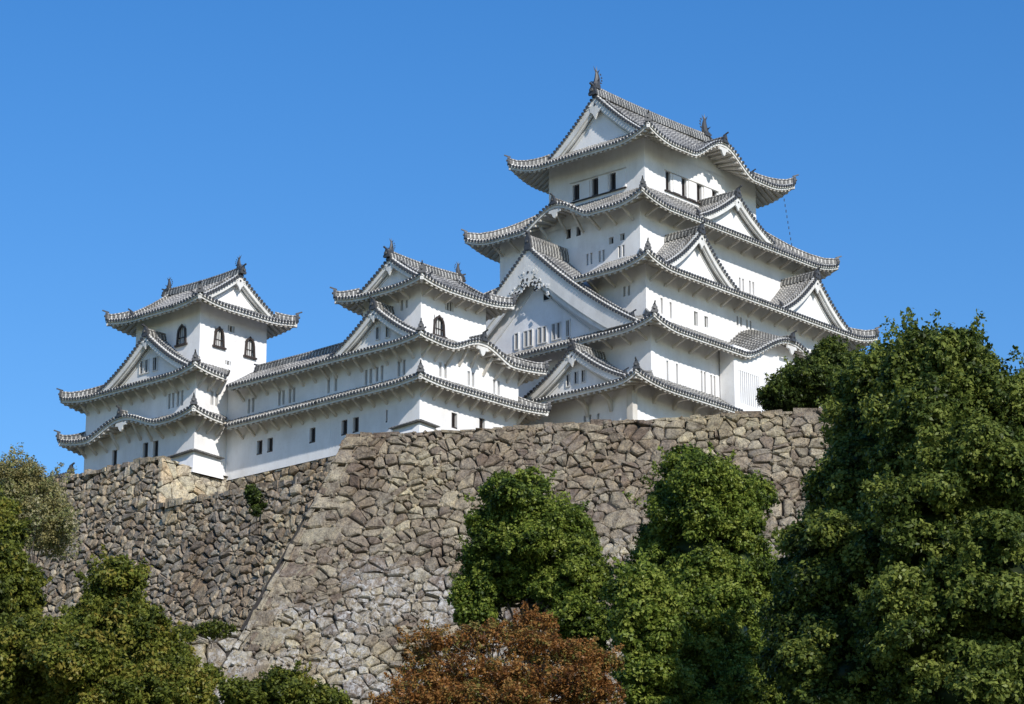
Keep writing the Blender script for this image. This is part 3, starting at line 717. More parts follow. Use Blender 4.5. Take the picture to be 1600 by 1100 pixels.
rr2, Sw2 = skirt(wk, (X0, Y0, -18.9, 5.7), (-29.45, -1.75, -22.4, 5.7+3.1), 3.82, 5.45, .32, 1.5, sides='SWE', hips='SWE', karas={'S': kw}, cuts={'W': [(0, 10.5)]},
    brackets={'S': frange(1.7, 12.4, 1.3), 'W': frange(.6, 9.2, 1.3)}, bl=1.35)
kara_panel(rr2, Sw2['S'], kw[0], kw[1], kw[2], 3.82, 1.42, 3.9)
dormer(rr2, (-31.35, 1.15), (-1, 0, 0), 4.5, 4.35, 7.35, 2.6, bw=.42, pend=.6, windows=[(.9, 5.5, .3, .85), (-.1, 5.55, .3, .9)], conc=.32)
storey(wk, (-31.12, -3.31, -20.5, 5.7), 1.56, 4.46, {
    'W': [(-1.2, 2.33, .3, 1.15, sl_), (-1.72, 2.33, .3, 1.15, sl_), (2.12, 2.3, .3, 1.15, sl_), (1.64, 2.3, .3, 1.15, sl_), (1.0, 2.33, .3, 1.15, sl_), (.5, 2.33, .3, 1.15, sl_), (5.25, 2.4, .3, 1.15, sl_)],
    'S': [(-29.0, 2.33, .3, 1.1, sl_), (-28.45, 2.33, .3, 1.1, sl_), (-25.95, 2.3, .3, 1.1, sl_), (-25.5, 2.3, .3, 1.1, sl_), (-23.2, 2.25, .3, 1.1, sl_), (-22.7, 2.25, .3, 1.1, sl_)]})
rr3, Sw3 = skirt(wk, (X0, Y0, -18.7, 5.7), (-31.12, -3.31, -20.5, 5.7+1.5), .75, 1.6, .30, 1.5, sides='SWE', hips='SWE',
    brackets={'S': frange(1.6, 12.6, 1.3), 'W': frange(.6, 9.2, 1.3)}, bl=1.35)
storey(wk, (-31.12, -3.31, -20.5, 5.7), -3.2, 1.56, {
    'W': [(4.28, -1.1, .6, 1.15, dk), (3.1, -1.1, .6, 1.15, dk), (-.03, -1.0, .16, .95, dk)],
    'S': [(-27.47, -1.2, .6, 1.15, dk), (-24.5, -1.0, .6, 1.15, dk)]})
def stone_drop(parent, cx, cy, wx, wy, zt, zb):
    """flared corner box with its small tile lip: spreads outwards towards its foot"""
    b = MB(); f = .55; x0, y0 = cx, cy
    top = [(x0-.03, y0-.03, zt), (x0+wx, y0-.03, zt), (x0+wx, y0+.2, zt), (x0+.2, y0+.2, zt), (x0+.2, y0+wy, zt), (x0-.03, y0+wy, zt)]
    bot = [(x0-f, y0-f, zb), (x0+wx, y0-f, zb), (x0+wx, y0+.2, zb), (x0+.2, y0+.2, zb), (x0+.2, y0+wy, zb), (x0-f, y0+wy, zb)]
    n = 6; b.idx(top+bot, [(i, (i+1) % n, n+(i+1) % n, n+i) for i in range(n)], 'plaster'); b.idx(bot, [(5, 4, 3, 0), (0, 3, 2, 1)], 'dark')
    b.build('stone_drop_box', parent)
    l = MB()
    for (a, c) in (((x0-.28, y0-.28, zt+.02), (x0+wx+.1, y0-.28, zt-.12)), ((x0-.28, y0-.28, zt+.02), (x0-.28, y0+wy+.1, zt-.12))):
        l.sweep([a, Vector(a).lerp(Vector(c), .5)+Vector((0, 0, .0)), c], [(-.26, -.05), (.26, -.05), (.14, .05), (-.14, .05)], 'pan')
    l.build('lip_roof', parent)
stone_drop(wk, -31.12, -3.31, 1.55, 2.5, -2.0, -3.2)

# ================================================================== GALLERY
ga = thing('gallery', 'long white two-storey gallery joining the two small keeps, rows of narrow windows', 'gallery', 'castle buildings')
storey(ga, (-31.118, 5.72, -26.0, 16.98), -3.2, 4.5, {
    'W': [(10.1, 2.4, .3, 1.15, sl_), (9.66, 2.4, .3, 1.15, sl_), (11.24, 2.4, .3, 1.15, sl_), (10.8, 2.4, .3, 1.15, sl_), (14.57, 2.4, .3, 1.15, sl_), (14.1, 2.4, .3, 1.15, sl_), (6.0, 2.4, .3, 1.15, sl_),
          (7.61, -1.1, .62, 1.15, dk), (13.28, -1.05, .6, 1.1, dk), (12.14, -1.05, .6, 1.1, dk)]})
def gal_roof(zE, zI, ov, width, z_ridge=None, cut=15.5, y0=5.7, brk=True):
    L = 17.0-y0
    W = width
    f = lambda s, d: zE+(zI-zE)*(.8*d/W+.2*(d/W)**2)
    # s runs north to south so that faces look outward
    Sd = Side((X0, 17.0, 0), (0, -1, 0), (1, 0, 0), f, [(0, L)], lambda s: W, lambda s: max(0., (17.0-cut)-s), ov=ov)
    Sd.W = W; b = MB(); e = MB(); roof_slope(b, Sd); roof_eave(e, Sd)
    if z_ridge is not None:
        Se = Side((X0+2*W, y0, 0), (0, 1, 0), (-1, 0, 0), f, [(0, L)], lambda s: W, ov=ov); roof_slope(b, Se); roof_eave(e, Se)
    o = b.build('roof', ga); e.build('eave', o)
    for s in frange(1.9, L-.3, 1.3):
        bb = MB(); w = Sd.p(s, ov); t = Sd.p(s, .4*ov, -.44); bb.beam((w.x, w.y, f(s, ov)-1.65), t, .16, .2, 'eave'); bb.build('eave_bracket', o)
    return o, Sd
gal_roof(.75, 1.6, 1.5, 1.5)
g2, _ = gal_roof(3.82, 5.95, 1.5, 3.9, z_ridge=5.95)
ridge_part([(X0+3.9, 16.3, 5.95), (X0+3.9, 11, 5.9), (X0+3.9, 5.2, 5.95)], .2, .5, g2, name='main_ridge', onis=.8)

# ================================================================== NORTHWEST SMALL KEEP
nk = thing('small_keep', 'white small keep at the far left, two bell windows in its sunlit top wall', 'small keep', 'castle buildings')
storey(nk, (-32.63, 18.7, -25.6, 26.2), 5.9, 11.55, {
    'W': [(20.75, 8.95, 1.0, 1.6, 'kato')], 'S': [(-30.66, 8.8, 1.0, 1.6, 'kato'), (-27.41, 8.7, 1.0, 1.6, 'kato'), (-29.4, 9.75, .7, .5, 'lat'), (-29.6, 6.95, .6, .35, 'lat')]})
irimoya(nk, (-34.3, 16.95, -23.9, 27.95), 'y', 10.78, 14.1, .42, 1.3, 1.70, wfac=.72, fish=1.05, bargew=.34, big=.8)
NX0, NY0, NY1 = -35.85, 15.5, 31.3
kn = (NY1-23.9, 4.4, 1.15)
nr2, Sn2 = skirt(nk, (NX0, NY0, -22.5, NY1), (-32.63, 18.7, -25.6, 26.2+1.5), 4.62, 6.35, .5, 1.5, sides='SWEN', cuts={'S': [(0, 13.35)]}, los={'S': lambda s: max(0., s-(X0-NX0))},
    brackets={'S': [1.7, 2.7, 3.6], 'W': frange(1.8, 14.4, 1.3)}, bl=1.35)
dormer(nr2, (-34.5, 22.75), (-1, 0, 0), 5.6, 5.15, 8.9, 3.2, bw=.45, pend=.6, windows=[(.55, 6.6, .45, 1.0), (-.45, 6.6, .38, 1.0), (-1.05, 6.6, .38, 1.0)], conc=.36)
storey(nk, (-34.35, 17.0, -24.0, 29.8), 1.95, 5.28, {
    'W': [(20.0, 3.12, .3, 1.2, sl_), (19.55, 3.12, .3, 1.2, sl_), (19.0, 3.12, .3, 1.2, sl_), (18.55, 3.12, .3, 1.2, sl_)], 'S': [(-32.68, 3.17, .3, 1.1, sl_), (-32.2, 3.17, .3, 1.1, sl_)]})
nr3, Sn3 = skirt(nk, (NX0, NY0, -22.5, NY1), (-34.35, 17.0, -24.0, 29.8), 1.18, 2.0, .55, 1.5, sides='SWEN', karas={'W': kn}, cuts={'S': [(0, 13.35)]}, los={'S': lambda s: max(0., s-(X0-NX0))},
    brackets={'S': [1.7, 2.7, 3.6], 'W': frange(1.7, 14.4, 1.3)}, bl=1.35)
kara_panel(nr3, Sn3['W'], kn[0], kn[1], kn[2], 1.18, 1.42, 1.3)
storey(nk, (-34.35, 17.0, -24.0, 29.8), -3.2, 1.95, {'W': [(26.18, -.3, .6, 1.3, dk), (22.56, -.35, .6, 1.3, dk), (21.38, -.4, .6, 1.3, dk)]})
stone_drop(nk, -34.35, 17.0, 2.6, 2.4, -1.3, -3.1)

# ================================================================== STONE WALLS
def clip(poly, nx, ny, c):
    out = []; n = len(poly)
    for i in range(n):
        a, b = poly[i], poly[(i+1) % n]; da = nx*a[0]+ny*a[1]-c; db = nx*b[0]+ny*b[1]-c
        if da <= 0: out.append(a)
        if da*db < 0: t = da/(da-db); out.append((a[0]+(b[0]-a[0])*t, a[1]+(b[1]-a[1])*t))
    return out
def cells(region, sx, sy, rg, jit=.85, varia=.35):
    """irregular convex cells filling a convex region"""
    us = [p[0] for p in region]; hs = [p[1] for p in region]; u0, u1, h0, h1 = min(us)-sx, max(us)+sx, min(hs)-sy, max(hs)+sy
    grid = {}; pts = []; nh = int((h1-h0)/sy)+1; nu = int((u1-u0)/sx)+1
    for j in range(nh):
        for i in range(nu):
            if rg.random() < varia*.32: continue
            k = 2 if rg.random() < varia*.30 else 1
            for _ in range(k):
                p = (u0+(i+.5*(j % 2)+.5+jit*rg.uniform(-.5, .5))*sx, h0+(j+.5+jit*rg.uniform(-.5, .5))*sy)
                pts.append(p); grid.setdefault((i, j), []).append(p)
                p_ = p
    def near(p):
        i = int((p[0]-u0)/sx); j = int((p[1]-h0)/sy); r = []
        for a in range(i-3, i+4):
            for b in range(j-3, j+4): r += grid.get((a, b), [])
        return r
    out = []
    for p in pts:
        poly = [(p[0]-2*sx, p[1]-2*sy), (p[0]+2*sx, p[1]-2*sy), (p[0]+2*sx, p[1]+2*sy), (p[0]-2*sx, p[1]+2*sy)]
        for q in near(p):
            if q is p: continue
            nx, ny = (q[0]-p[0])/sx**2, (q[1]-p[1])/sy**2      # anisotropic distance: stones wider than tall
            poly = clip(poly, nx, ny, nx*(p[0]+q[0])/2+ny*(p[1]+q[1])/2)
            if len(poly) < 3: break
        m = len(region)
        for i in range(m):
            if len(poly) < 3: break
            a, b = region[i], region[(i+1) % m]; nx, ny = b[1]-a[1], -(b[0]-a[0]); poly = clip(poly, nx, ny, nx*a[0]+ny*a[1])
        if len(poly) >= 3: out.append(poly)
    return out
def fillers(b, polys, pos, nrm, rg, m, r0, r1, prob=.5):
    """small wedge stones in the corners between the big ones"""
    for poly in polys:
        for v in poly:
            if rg.random() > prob*.45: continue
            r = rg.uniform(r0, r1); k = rg.choice((4, 5, 5, 6)); a0 = rg.random()*6; q = [(v[0]+r*rg.uniform(.7, 1.3)*math.cos(a0-2*math.pi*i/k), v[1]+r*rg.uniform(.5, 1.0)*math.sin(a0-2*math.pi*i/k)) for i in range(k)]
            add_stone(b, q[::-1] if False else q, pos, nrm, rg, m, gap=0, bulge=.10, small=True)
def add_stone(b, poly, pos, nrm, rg, m, gap=.05, bulge=.12, depth=.3, tone=None, small=False, cut=.27):
    n = len(poly); cu = sum(p[0] for p in poly)/n; ch = sum(p[1] for p in poly)/n
    size = max(max(abs(p[0]-cu), abs(p[1]-ch)) for p in poly)
    if size < .06: return
    # drop very short edges, round off corners
    pl = []
    for i in range(n):
        a, c, d = poly[i-1], poly[i], poly[(i+1) % n]
        for q in (a, d):
            t = rg.uniform(.03, cut); pl.append((c[0]+(q[0]-c[0])*t, c[1]+(q[1]-c[1])*t))
    n = len(pl); g = max(.0, 1-gap*rg.uniform(.2, 2.2)/size); jt = size*.055
    pl = [(q[0]+rg.uniform(-jt, jt), q[1]+rg.uniform(-jt, jt)) for q in pl]
    off = rg.uniform(-.12, .06); ta, tb = rg.uniform(-.17, .17), rg.uniform(-.17, .17); bl = bulge*rg.uniform(.5, 1.4)
    N = nrm(cu, ch); tn = rg.random() if tone is None else tone
    def P(q, k, d): 
        u, h = cu+(q[0]-cu)*k, ch+(q[1]-ch)*k; return Vector(pos(u, h))+N*(d+off+ta*(u-cu)+tb*(h-ch))
    r0 = [P(q, g, -depth) for q in pl]; r1 = [P(q, g, -.02) for q in pl]
    r2 = [P(q, g*rg.uniform(.84, .96), bl*rg.uniform(.4, .8)) for q in pl]; r3 = [P(q, g*rg.uniform(.62, .80), bl+rg.uniform(-.03, .03)) for q in pl]
    c = P((cu+rg.uniform(-.1, .1)*size, ch+rg.uniform(-.1, .1)*size), 1, bl+rg.uniform(-.02, .03))
    vs = r0+r1+r2+r3+[c]; fs = []
    for k in range(3):
        for i in range(n): fs.append((k*n+i, k*n+(i+1) % n, (k+1)*n+(i+1) % n, (k+1)*n+i))
    for i in range(n): fs.append((3*n+i, 3*n+(i+1) % n, 4*n))
    b.idx(vs, fs, m, None, tn)
def mk_nrm(pos, sgn):
    def nrm(u, h):
        a = Vector(pos(u, h)); N = (Vector(pos(u+.1, h))-a).cross(Vector(pos(u, h+.1))-a).normalized(); return N*sgn
    return nrm
def backing(b, pos, nrm, region, m='gap', inset=.22, n=10):
    # ruled sheet behind the stones (region is a quad: top-left, top-right, bottom-right, bottom-left)
    A, B_, C_, D_ = region
    def q(i, j):
        t, v = i/n, j/n; u = (A[0]*(1-t)+B_[0]*t)*(1-v)+(D_[0]*(1-t)+C_[0]*t)*v; h = (A[1]*(1-t)+B_[1]*t)*(1-v)+(D_[1]*(1-t)+C_[1]*t)*v
        return Vector(pos(u, h))-nrm(u, h)*inset
    for i in range(n):
        for j in range(n): b.face([q(i, j), q(i+1, j), q(i+1, j+1), q(i, j+1)], m)

rg = random.Random(21)
# ---- great front wall
BC = Vector((-53.03, -17.97, -10.0)); BE = Vector((-38.36, -43.85, -10.0)); bt = (BE-BC).normalized(); bn = Vector((bt.y, -bt.x, 0)); LW = (BE-BC).length
kb = lambda h: .325*h+.0032*h*h
def bpos(u, h): return BC+bt*u+bn*kb(h)+Vector((0, 0, -h))
bnr = mk_nrm(bpos, -1)
if bnr(1, 1).dot(bn) < 0: bnr = mk_nrm(bpos, 1)
HB = 24.0
front = thing('stone_wall', 'huge battered wall of fitted beige stones below the main keep, sloping sharp left corner', 'stone wall', 'stone walls')
b = MB(); reg = [(0, .55), (LW, .0), (LW+kb(HB), HB), (-kb(HB), HB)]
reg = [(0, .0), (LW, .0), (LW+.584*kb(HB), HB), (-kb(HB), HB)]
backing(b, bpos, bnr, reg)
reg[0] = (1.0, 0); reg[3] = (-kb(HB)+1.05, HB)
pl_ = cells(reg, .70, .51, rg, 1.2, 1.2)
for poly in pl_: add_stone(b, poly, bpos, bnr, rg, 'stoneA', gap=.04, bulge=.11)
fillers(b, pl_, bpos, bnr, rg, 'stoneA', .09, .22, .6)
# coping stones of uneven height along the rim
u = .0
while u < LW-.2:
    w = rg.uniform(.5, 1.7); hgt = rg.uniform(.06, .20); q = bpos(u+w/2, 0)
    a_ = rg.uniform(-.06, .06); b.box(q-bn*.55+Vector((0, 0, hgt*.4-.06)), bt*(w/2-.03)+Vector((0, 0, a_*w)), bn*(.56+rg.uniform(0, .12)), (0, 0, hgt), 'stoneA'); b.t[-6:] = [rg.random()]*6
    u += w
# top fill
b.build('stone_face', front)
# the hidden north flank of the bastion
fl = MB(); fd = -bn; fo = -bt
def fpos(u, h): return BC+fd*u+fo*kb(h)+Vector((0, 0, -h))
fnr = mk_nrm(fpos, 1)
if fnr(1, 1).dot(fo) < 0: fnr = mk_nrm(fpos, -1)
regf = [(0, 0), (17, 0), (17, 17), (-kb(17), 17)]; backing(fl, fpos, fnr, regf)
for poly in cells(regf if fnr(1,1).dot(fo) > 0 else regf, 1.3, 1.0, rg): add_stone(fl, poly, fpos, fnr, rg, 'stoneA', gap=.035, bulge=.1)
fl.build('stone_flank', front)
# south flank running east from the right-hand corner
f2 = MB()
def qpos(u, h): return Vector((BE.x+u, BE.y-kb(h), -10-h))
qnr = mk_nrm(qpos, 1)
if qnr(1, 1).y > 0: qnr = mk_nrm(qpos, -1)
regq = [(0, 0), (75, 0), (75, HB), (-.584*kb(HB), HB)]; backing(f2, qpos, qnr, regq)
for poly in cells(regq, 1.25, .95, rg): add_stone(f2, poly, qpos, qnr, rg, 'stoneA', gap=.05, bulge=.14)
f2.build('stone_flank', front)
# long and short corner blocks
cq = MB(); h = 0.; i = 0
while h < HB-1:
    hh = rg.uniform(.75, 1.45); L1 = rg.uniform(1.9, 2.9) if i % 2 == 0 else rg.uniform(1.2, 1.7); L2 = 4.4-L1
    g = .018; u0, u1 = -kb(h), -kb(h+hh)
    def CP(a, hgt, d=.03, side=0):      # a metres from the corner along the front
        return bpos(-kb(hgt)+a, hgt)+bn*d+fo*d
    h0, h1 = h+g, h+hh-g; bev = .09
    f = [CP(0, h0), CP(L1, h0), CP(L1, h1), CP(0, h1)]
    back = [fpos(L2, h0)+fo*.03, fpos(L2, h1)+fo*.03]
    fi = [f[0].lerp(f[2], .04)+bn*.06, f[1].lerp(f[3], .06)+bn*.05, f[2].lerp(f[0], .06)+bn*.05, f[3].lerp(f[1], .04)+bn*.06]
    f2 = [CP(L1, h0, -.4), CP(L1, h1, -.4)]
    tn = rg.uniform(.45, 1.)
    qa = [(-kb(h)-.10, h), (-kb(h)+L1*.55, h), (-kb(h)+L1, h), (-kb(h+hh)+L1, h+hh), (-kb(h+hh)+L1*.4, h+hh), (-kb(h+hh)-.10, h+hh)]
    st = rg.getstate(); add_stone(cq, qa, bpos, bnr, random.Random(i*7+1), 'stoneA', gap=.06, bulge=.10, tone=tn, cut=.07)
    cq.idx([f[0], f[3], back[1], back[0]], [(0, 1, 2, 3)], 'stoneA', None, tn)
    cq.idx([f[0], f[1], f2[0], back[0]], [(0, 1, 2, 3)], 'stoneA', None, tn); cq.idx([f[3], f[2], f2[1], back[1]], [(3, 2, 1, 0)], 'stoneA', None, tn)
    h += hh; i += 1
cq.build('corner_stones', front)
# ---- low wall at the foot, left of the corner
low = MB()
def lpos(u, h): return bpos(u, h)
lreg = [(-kb(12.9)-.2-13.5, 12.9), (-kb(12.9)-.1, 12.7), (-kb(HB)-.1, HB), (-kb(12.9)-.2-15, HB)]
backing(low, bpos, bnr, lreg)
for poly in cells(lreg, 1.9, 1.35, rg, 1, .8): add_stone(low, poly, bpos, bnr, rg, 'stoneA', gap=.05, bulge=.14)
a_, c_ = bpos(lreg[0][0], 12.9), bpos(lreg[1][0], 12.7)
low.face([a_, c_, c_-bn*16, a_-bn*16], 'grass')
tag(low.build('stone_wall'), 'low wall of large pale lichened stones at the foot of the great wall\'s left corner', 'stone wall', 'stone walls')
# ---- west wall under the gallery
west = thing('stone_wall', 'rough brown rubble wall on the left, below the gallery and the far left small keep', 'stone wall', 'stone walls')
kw_ = lambda h: .20*h+.004*h*h
def wpos(u, h): return Vector((-37.45-kw_(h), u, -2.45-h))
wnr = mk_nrm(wpos, 1)
if wnr(0, 1).x > 0: wnr = mk_nrm(wpos, -1)
b = MB()
for reg in ([(16.8, 0), (46, -.5), (46, 31.5), (16.8, 31.5)], [(-12, 5.0), (16.8, 4.0), (16.8, 31.5), (-12, 31.5)]):
    backing(b, wpos, wnr, reg)
    pl_ = cells(reg, .76, .60, rg, 1.1, .8)
    for poly in pl_: add_stone(b, poly, wpos, wnr, rg, 'stoneB', gap=.075, bulge=.16)
    fillers(b, pl_, wpos, wnr, rg, 'stoneB', .07, .15, .5)
# rubble along the rim
for (ya, yb, za, zb) in ((16.9, 46, -2.45, -1.95), (-12, 16.7, -7.45, -6.45)):
    y = ya
    while y < yb:
        w = rg.uniform(.35, .9); z = za+(zb-za)*(y-ya)/(yb-ya); hh = rg.uniform(.08, .34)
        c = Vector((-37.2+rg.uniform(-.1, .1)-(.0 if za > -4 else .9), y+w/2, z+hh*.3)); a = rg.uniform(-.25, .25)
        b.box(c, (.45, a*.3, 0), (-a*w/2, w/2-.02, 0), (0, 0, hh), 'stoneB'); b.t[-6:] = [rg.random()]*6
        y += w
b.build('stone_face', west)
# sunlit south-facing corner below the far left small keep
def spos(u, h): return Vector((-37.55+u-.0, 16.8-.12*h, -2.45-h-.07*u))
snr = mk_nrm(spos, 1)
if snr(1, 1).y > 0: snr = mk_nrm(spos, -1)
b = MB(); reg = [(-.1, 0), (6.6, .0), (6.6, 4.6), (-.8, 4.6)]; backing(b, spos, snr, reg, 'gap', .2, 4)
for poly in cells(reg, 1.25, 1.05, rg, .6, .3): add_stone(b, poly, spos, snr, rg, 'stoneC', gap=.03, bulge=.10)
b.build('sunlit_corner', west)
b = MB()
def gpos(u, h): return Vector((-31.22-.12*h, u, -3.1-h))
gnr = mk_nrm(gpos, 1)
if gnr(0, 1).x > 0: gnr = mk_nrm(gpos, -1)
reg = [(-3.4, 0), (16.7, 0), (16.7, 4.3), (-3.4, 4.3)]; backing(b, gpos, gnr, reg, 'gap', .2, 6)
for poly in cells(reg, .9, .7, rg): add_stone(b, poly, gpos, gnr, rg, 'stoneB', gap=.05, bulge=.12)
b.build('gallery_footing', west)
# terraces (ground)
g = MB()
g.face([(-37.6, 16.6, -2.75), (-20, 16.6, -2.75), (-20, 46, -2.5), (-37.6, 46, -2.3)], 'soil')
g.face([(-38.3, -12, -7.45), (-31.3, -12, -7.0), (-31.3, 16.75, -6.2), (-38.3, 16.75, -6.5)], 'soil')
g.face([(-31.3, -3.3, -3.1), (-16, -3.3, -3.1), (-16, 17, -3.1), (-31.3, 17, -3.1)], 'soil')
g.face([tuple(BC), tuple(BE), (37, BE.y, -10), (37, 60, -10.0), (-31, 60, -10.0), (-37, -8.5, -10.0)], 'soil')
tag(g.build('terrace_ground'), kind='structure')
# footings of the keeps that rise from the terrace
def footing(x0, y0, x1, y1, zt, zb, k, label):
    b = MB(); 
    sds = [((x0, y0), (1, 0), (0, -1), x1-x0), ((x0, y0), (0, 1), (-1, 0), y1-y0)]
    for (o, u_, n_, L) in sds:
        pos = lambda u, h, o=o, u_=u_, n_=n_: Vector((o[0]+u_[0]*u+n_[0]*k*h, o[1]+u_[1]*u+n_[1]*k*h, zt-h))
        N = mk_nrm(pos, 1)
        if N(1, 1).dot(Vector((n_[0], n_[1], 0))) < 0: N = mk_nrm(pos, -1)
        H = zt-zb; reg = [(0, 0), (L, 0), (L+k*H, H), (-k*H, H)]; backing(b, pos, N, reg, 'gap', .2, 6)
        for poly in cells(reg, 1.5, 1.2, rg): add_stone(b, poly, pos, N, rg, 'stoneA', gap=.05, bulge=.12)
    b.face([(x0, y0, zt-.05), (x1, y0, zt-.05), (x1, y1, zt-.05), (x0, y1, zt-.05)], 'soil')
    b.face([(x1, y0, zt), (x1, y1, zt), (x1+3, y1, zb), (x1+3, y0, zb)], 'stoneA')
    return tag(b.build('stone_footing'), label, 'stone footing', 'stone footings')
footing(-16.6, -11.1, 14.2, 11, -.95, -10.2, .22, 'battered stone footing carrying the main keep, behind the great front wall')
footing(-31.2, -3.45, -20.4, 5.8, -3.15, -10.2, .18, 'battered stone footing carrying the small keep beside the main keep')

# far-left low parapet with its tiled coping
pw = thing('parapet_wall', 'low parapet wall with dark tile coping running off left of the far left small keep', 'parapet wall')
b = MB(); b.abox(-35.9, -35.5, 29.9, 48, -3.2, -1.45, 'plaster'); b.build('wall_body', pw)
b = MB(); b.sweep([(-35.7, 29.6, -1.2), (-35.7, 48, -1.2)], [(-.55, -.25), (.55, -.25), (.15, .12), (-.15, .12)], 'ridge', capm='cap')
for y in frange(29.8, 47.8, .3): b.beam((-36.25, y, -1.41), (-35.85, y, -1.07), .12, .1, 'cap')
b.build('coping', pw); oni((-35.7, 29.7, -1.15), (0, -1, 0), .2, .45, pw)

# ================================================================== GROUND
def gz(x, y):
    t = (x-CAM[0])*math.sin(YAW)+(y-CAM[1])*math.cos(YAW); v = min(1, max(0, (t-45)/90)); v = v*v*(3-2*v)
    return -56+v*22.5+.5*math.sin(x*.13)*math.cos(y*.11)*min(1, v*3)
vs = []; fs = []; n = 70; ex = np.concatenate([[-3000, -900], np.linspace(-320, 260, n), [900, 3000]])
for y in ex:
    for x in ex: vs.append((x, y, gz(x, y) if abs(x) < 330 and abs(y) < 330 else (-56 if gz(x, y) < -45 else -33.5)))
m_ = len(ex)
for j in range(m_-1):
    for i in range(m_-1): fs.append((j*m_+i, j*m_+i+1, (j+1)*m_+i+1, (j+1)*m_+i))
g = MB(); g.idx(vs, fs, 'grass'); tag(g.build('ground', smooth=True), kind='structure')

# ================================================================== TREES
FW = np.array([math.sin(YAW)*math.cos(PITCH), math.cos(YAW)*math.cos(PITCH), math.sin(PITCH)]); RT = np.array([math.cos(YAW), -math.sin(YAW), 0.]); UP = np.cross(RT, FW)
FH = np.array([math.sin(YAW), math.cos(YAW), 0.])
def spot(px, py, dist):
    """world point seen at a photo position, at a horizontal distance from the camera"""
    d = FW+RT*(px-800)/4400.-UP*(py-550)/4400.
    return np.array(CAM)+d*(dist/math.hypot(d[0], d[1]))
def leaves_mesh(name, P, N, S, tone, m, parent, rs):
    """many leaf-sized bent quads at P facing N"""
    n = len(P); r = rs.normal(size=(n, 3)); T = np.cross(N, r); T /= np.linalg.norm(T, axis=1)[:, None]+1e-9; B = np.cross(N, T)
    L = S[:, None]; Wd = (S*rs.uniform(.45, .75, n))[:, None]
    v = np.stack([P-T*L, P+B*Wd-T*L*.1+N*L*.12, P+T*L, P-B*Wd-T*L*.1+N*L*.12], 1).reshape(-1, 3)
    me = bpy.data.meshes.new(name); me.vertices.add(4*n); me.vertices.foreach_set('co', v.astype('f').ravel())
    me.loops.add(4*n); me.loops.foreach_set('vertex_index', np.arange(4*n, dtype='i')); me.polygons.add(n)
    me.polygons.foreach_set('loop_start', np.arange(0, 4*n, 4, dtype='i')); me.polygons.foreach_set('loop_total', np.full(n, 4, 'i'))
    me.materials.append(M[m]); a = me.attributes.new('tone', 'FLOAT', 'FACE'); a.data.foreach_set('value', np.clip(tone, 0, 1).astype('f'))
    me.update(calc_edges=True); me.validate()
    o = bpy.data.objects.new(name, me); COL.objects.link(o); o.parent = parent; return o
def limb(b, a, c, r0, r1, n=7, segs=5, wob=.15, rs=None):
    a, c = np.array(a, float), np.array(c, float); L = np.linalg.norm(c-a); pts = [a+(c-a)*i/segs+(rs.normal(size=3)*wob*L*.12 if 0 < i < segs else 0) for i in range(segs+1)]
    d = (c-a)/L; x = np.cross(d, [0.3, .1, 1.]); x /= np.linalg.norm(x); y = np.cross(d, x); vs = []
    for i, p in enumerate(pts):
        r = r0+(r1-r0)*i/segs
        for k in range(n): vs.append(tuple(p+(x*math.cos(2*math.pi*k/n)+y*math.sin(2*math.pi*k/n))*r))
    b.idx(vs, [(i*n+k, i*n+(k+1) % n, (i+1)*n+(k+1) % n, (i+1)*n+k) for i in range(segs) for k in range(n)], 'bark')
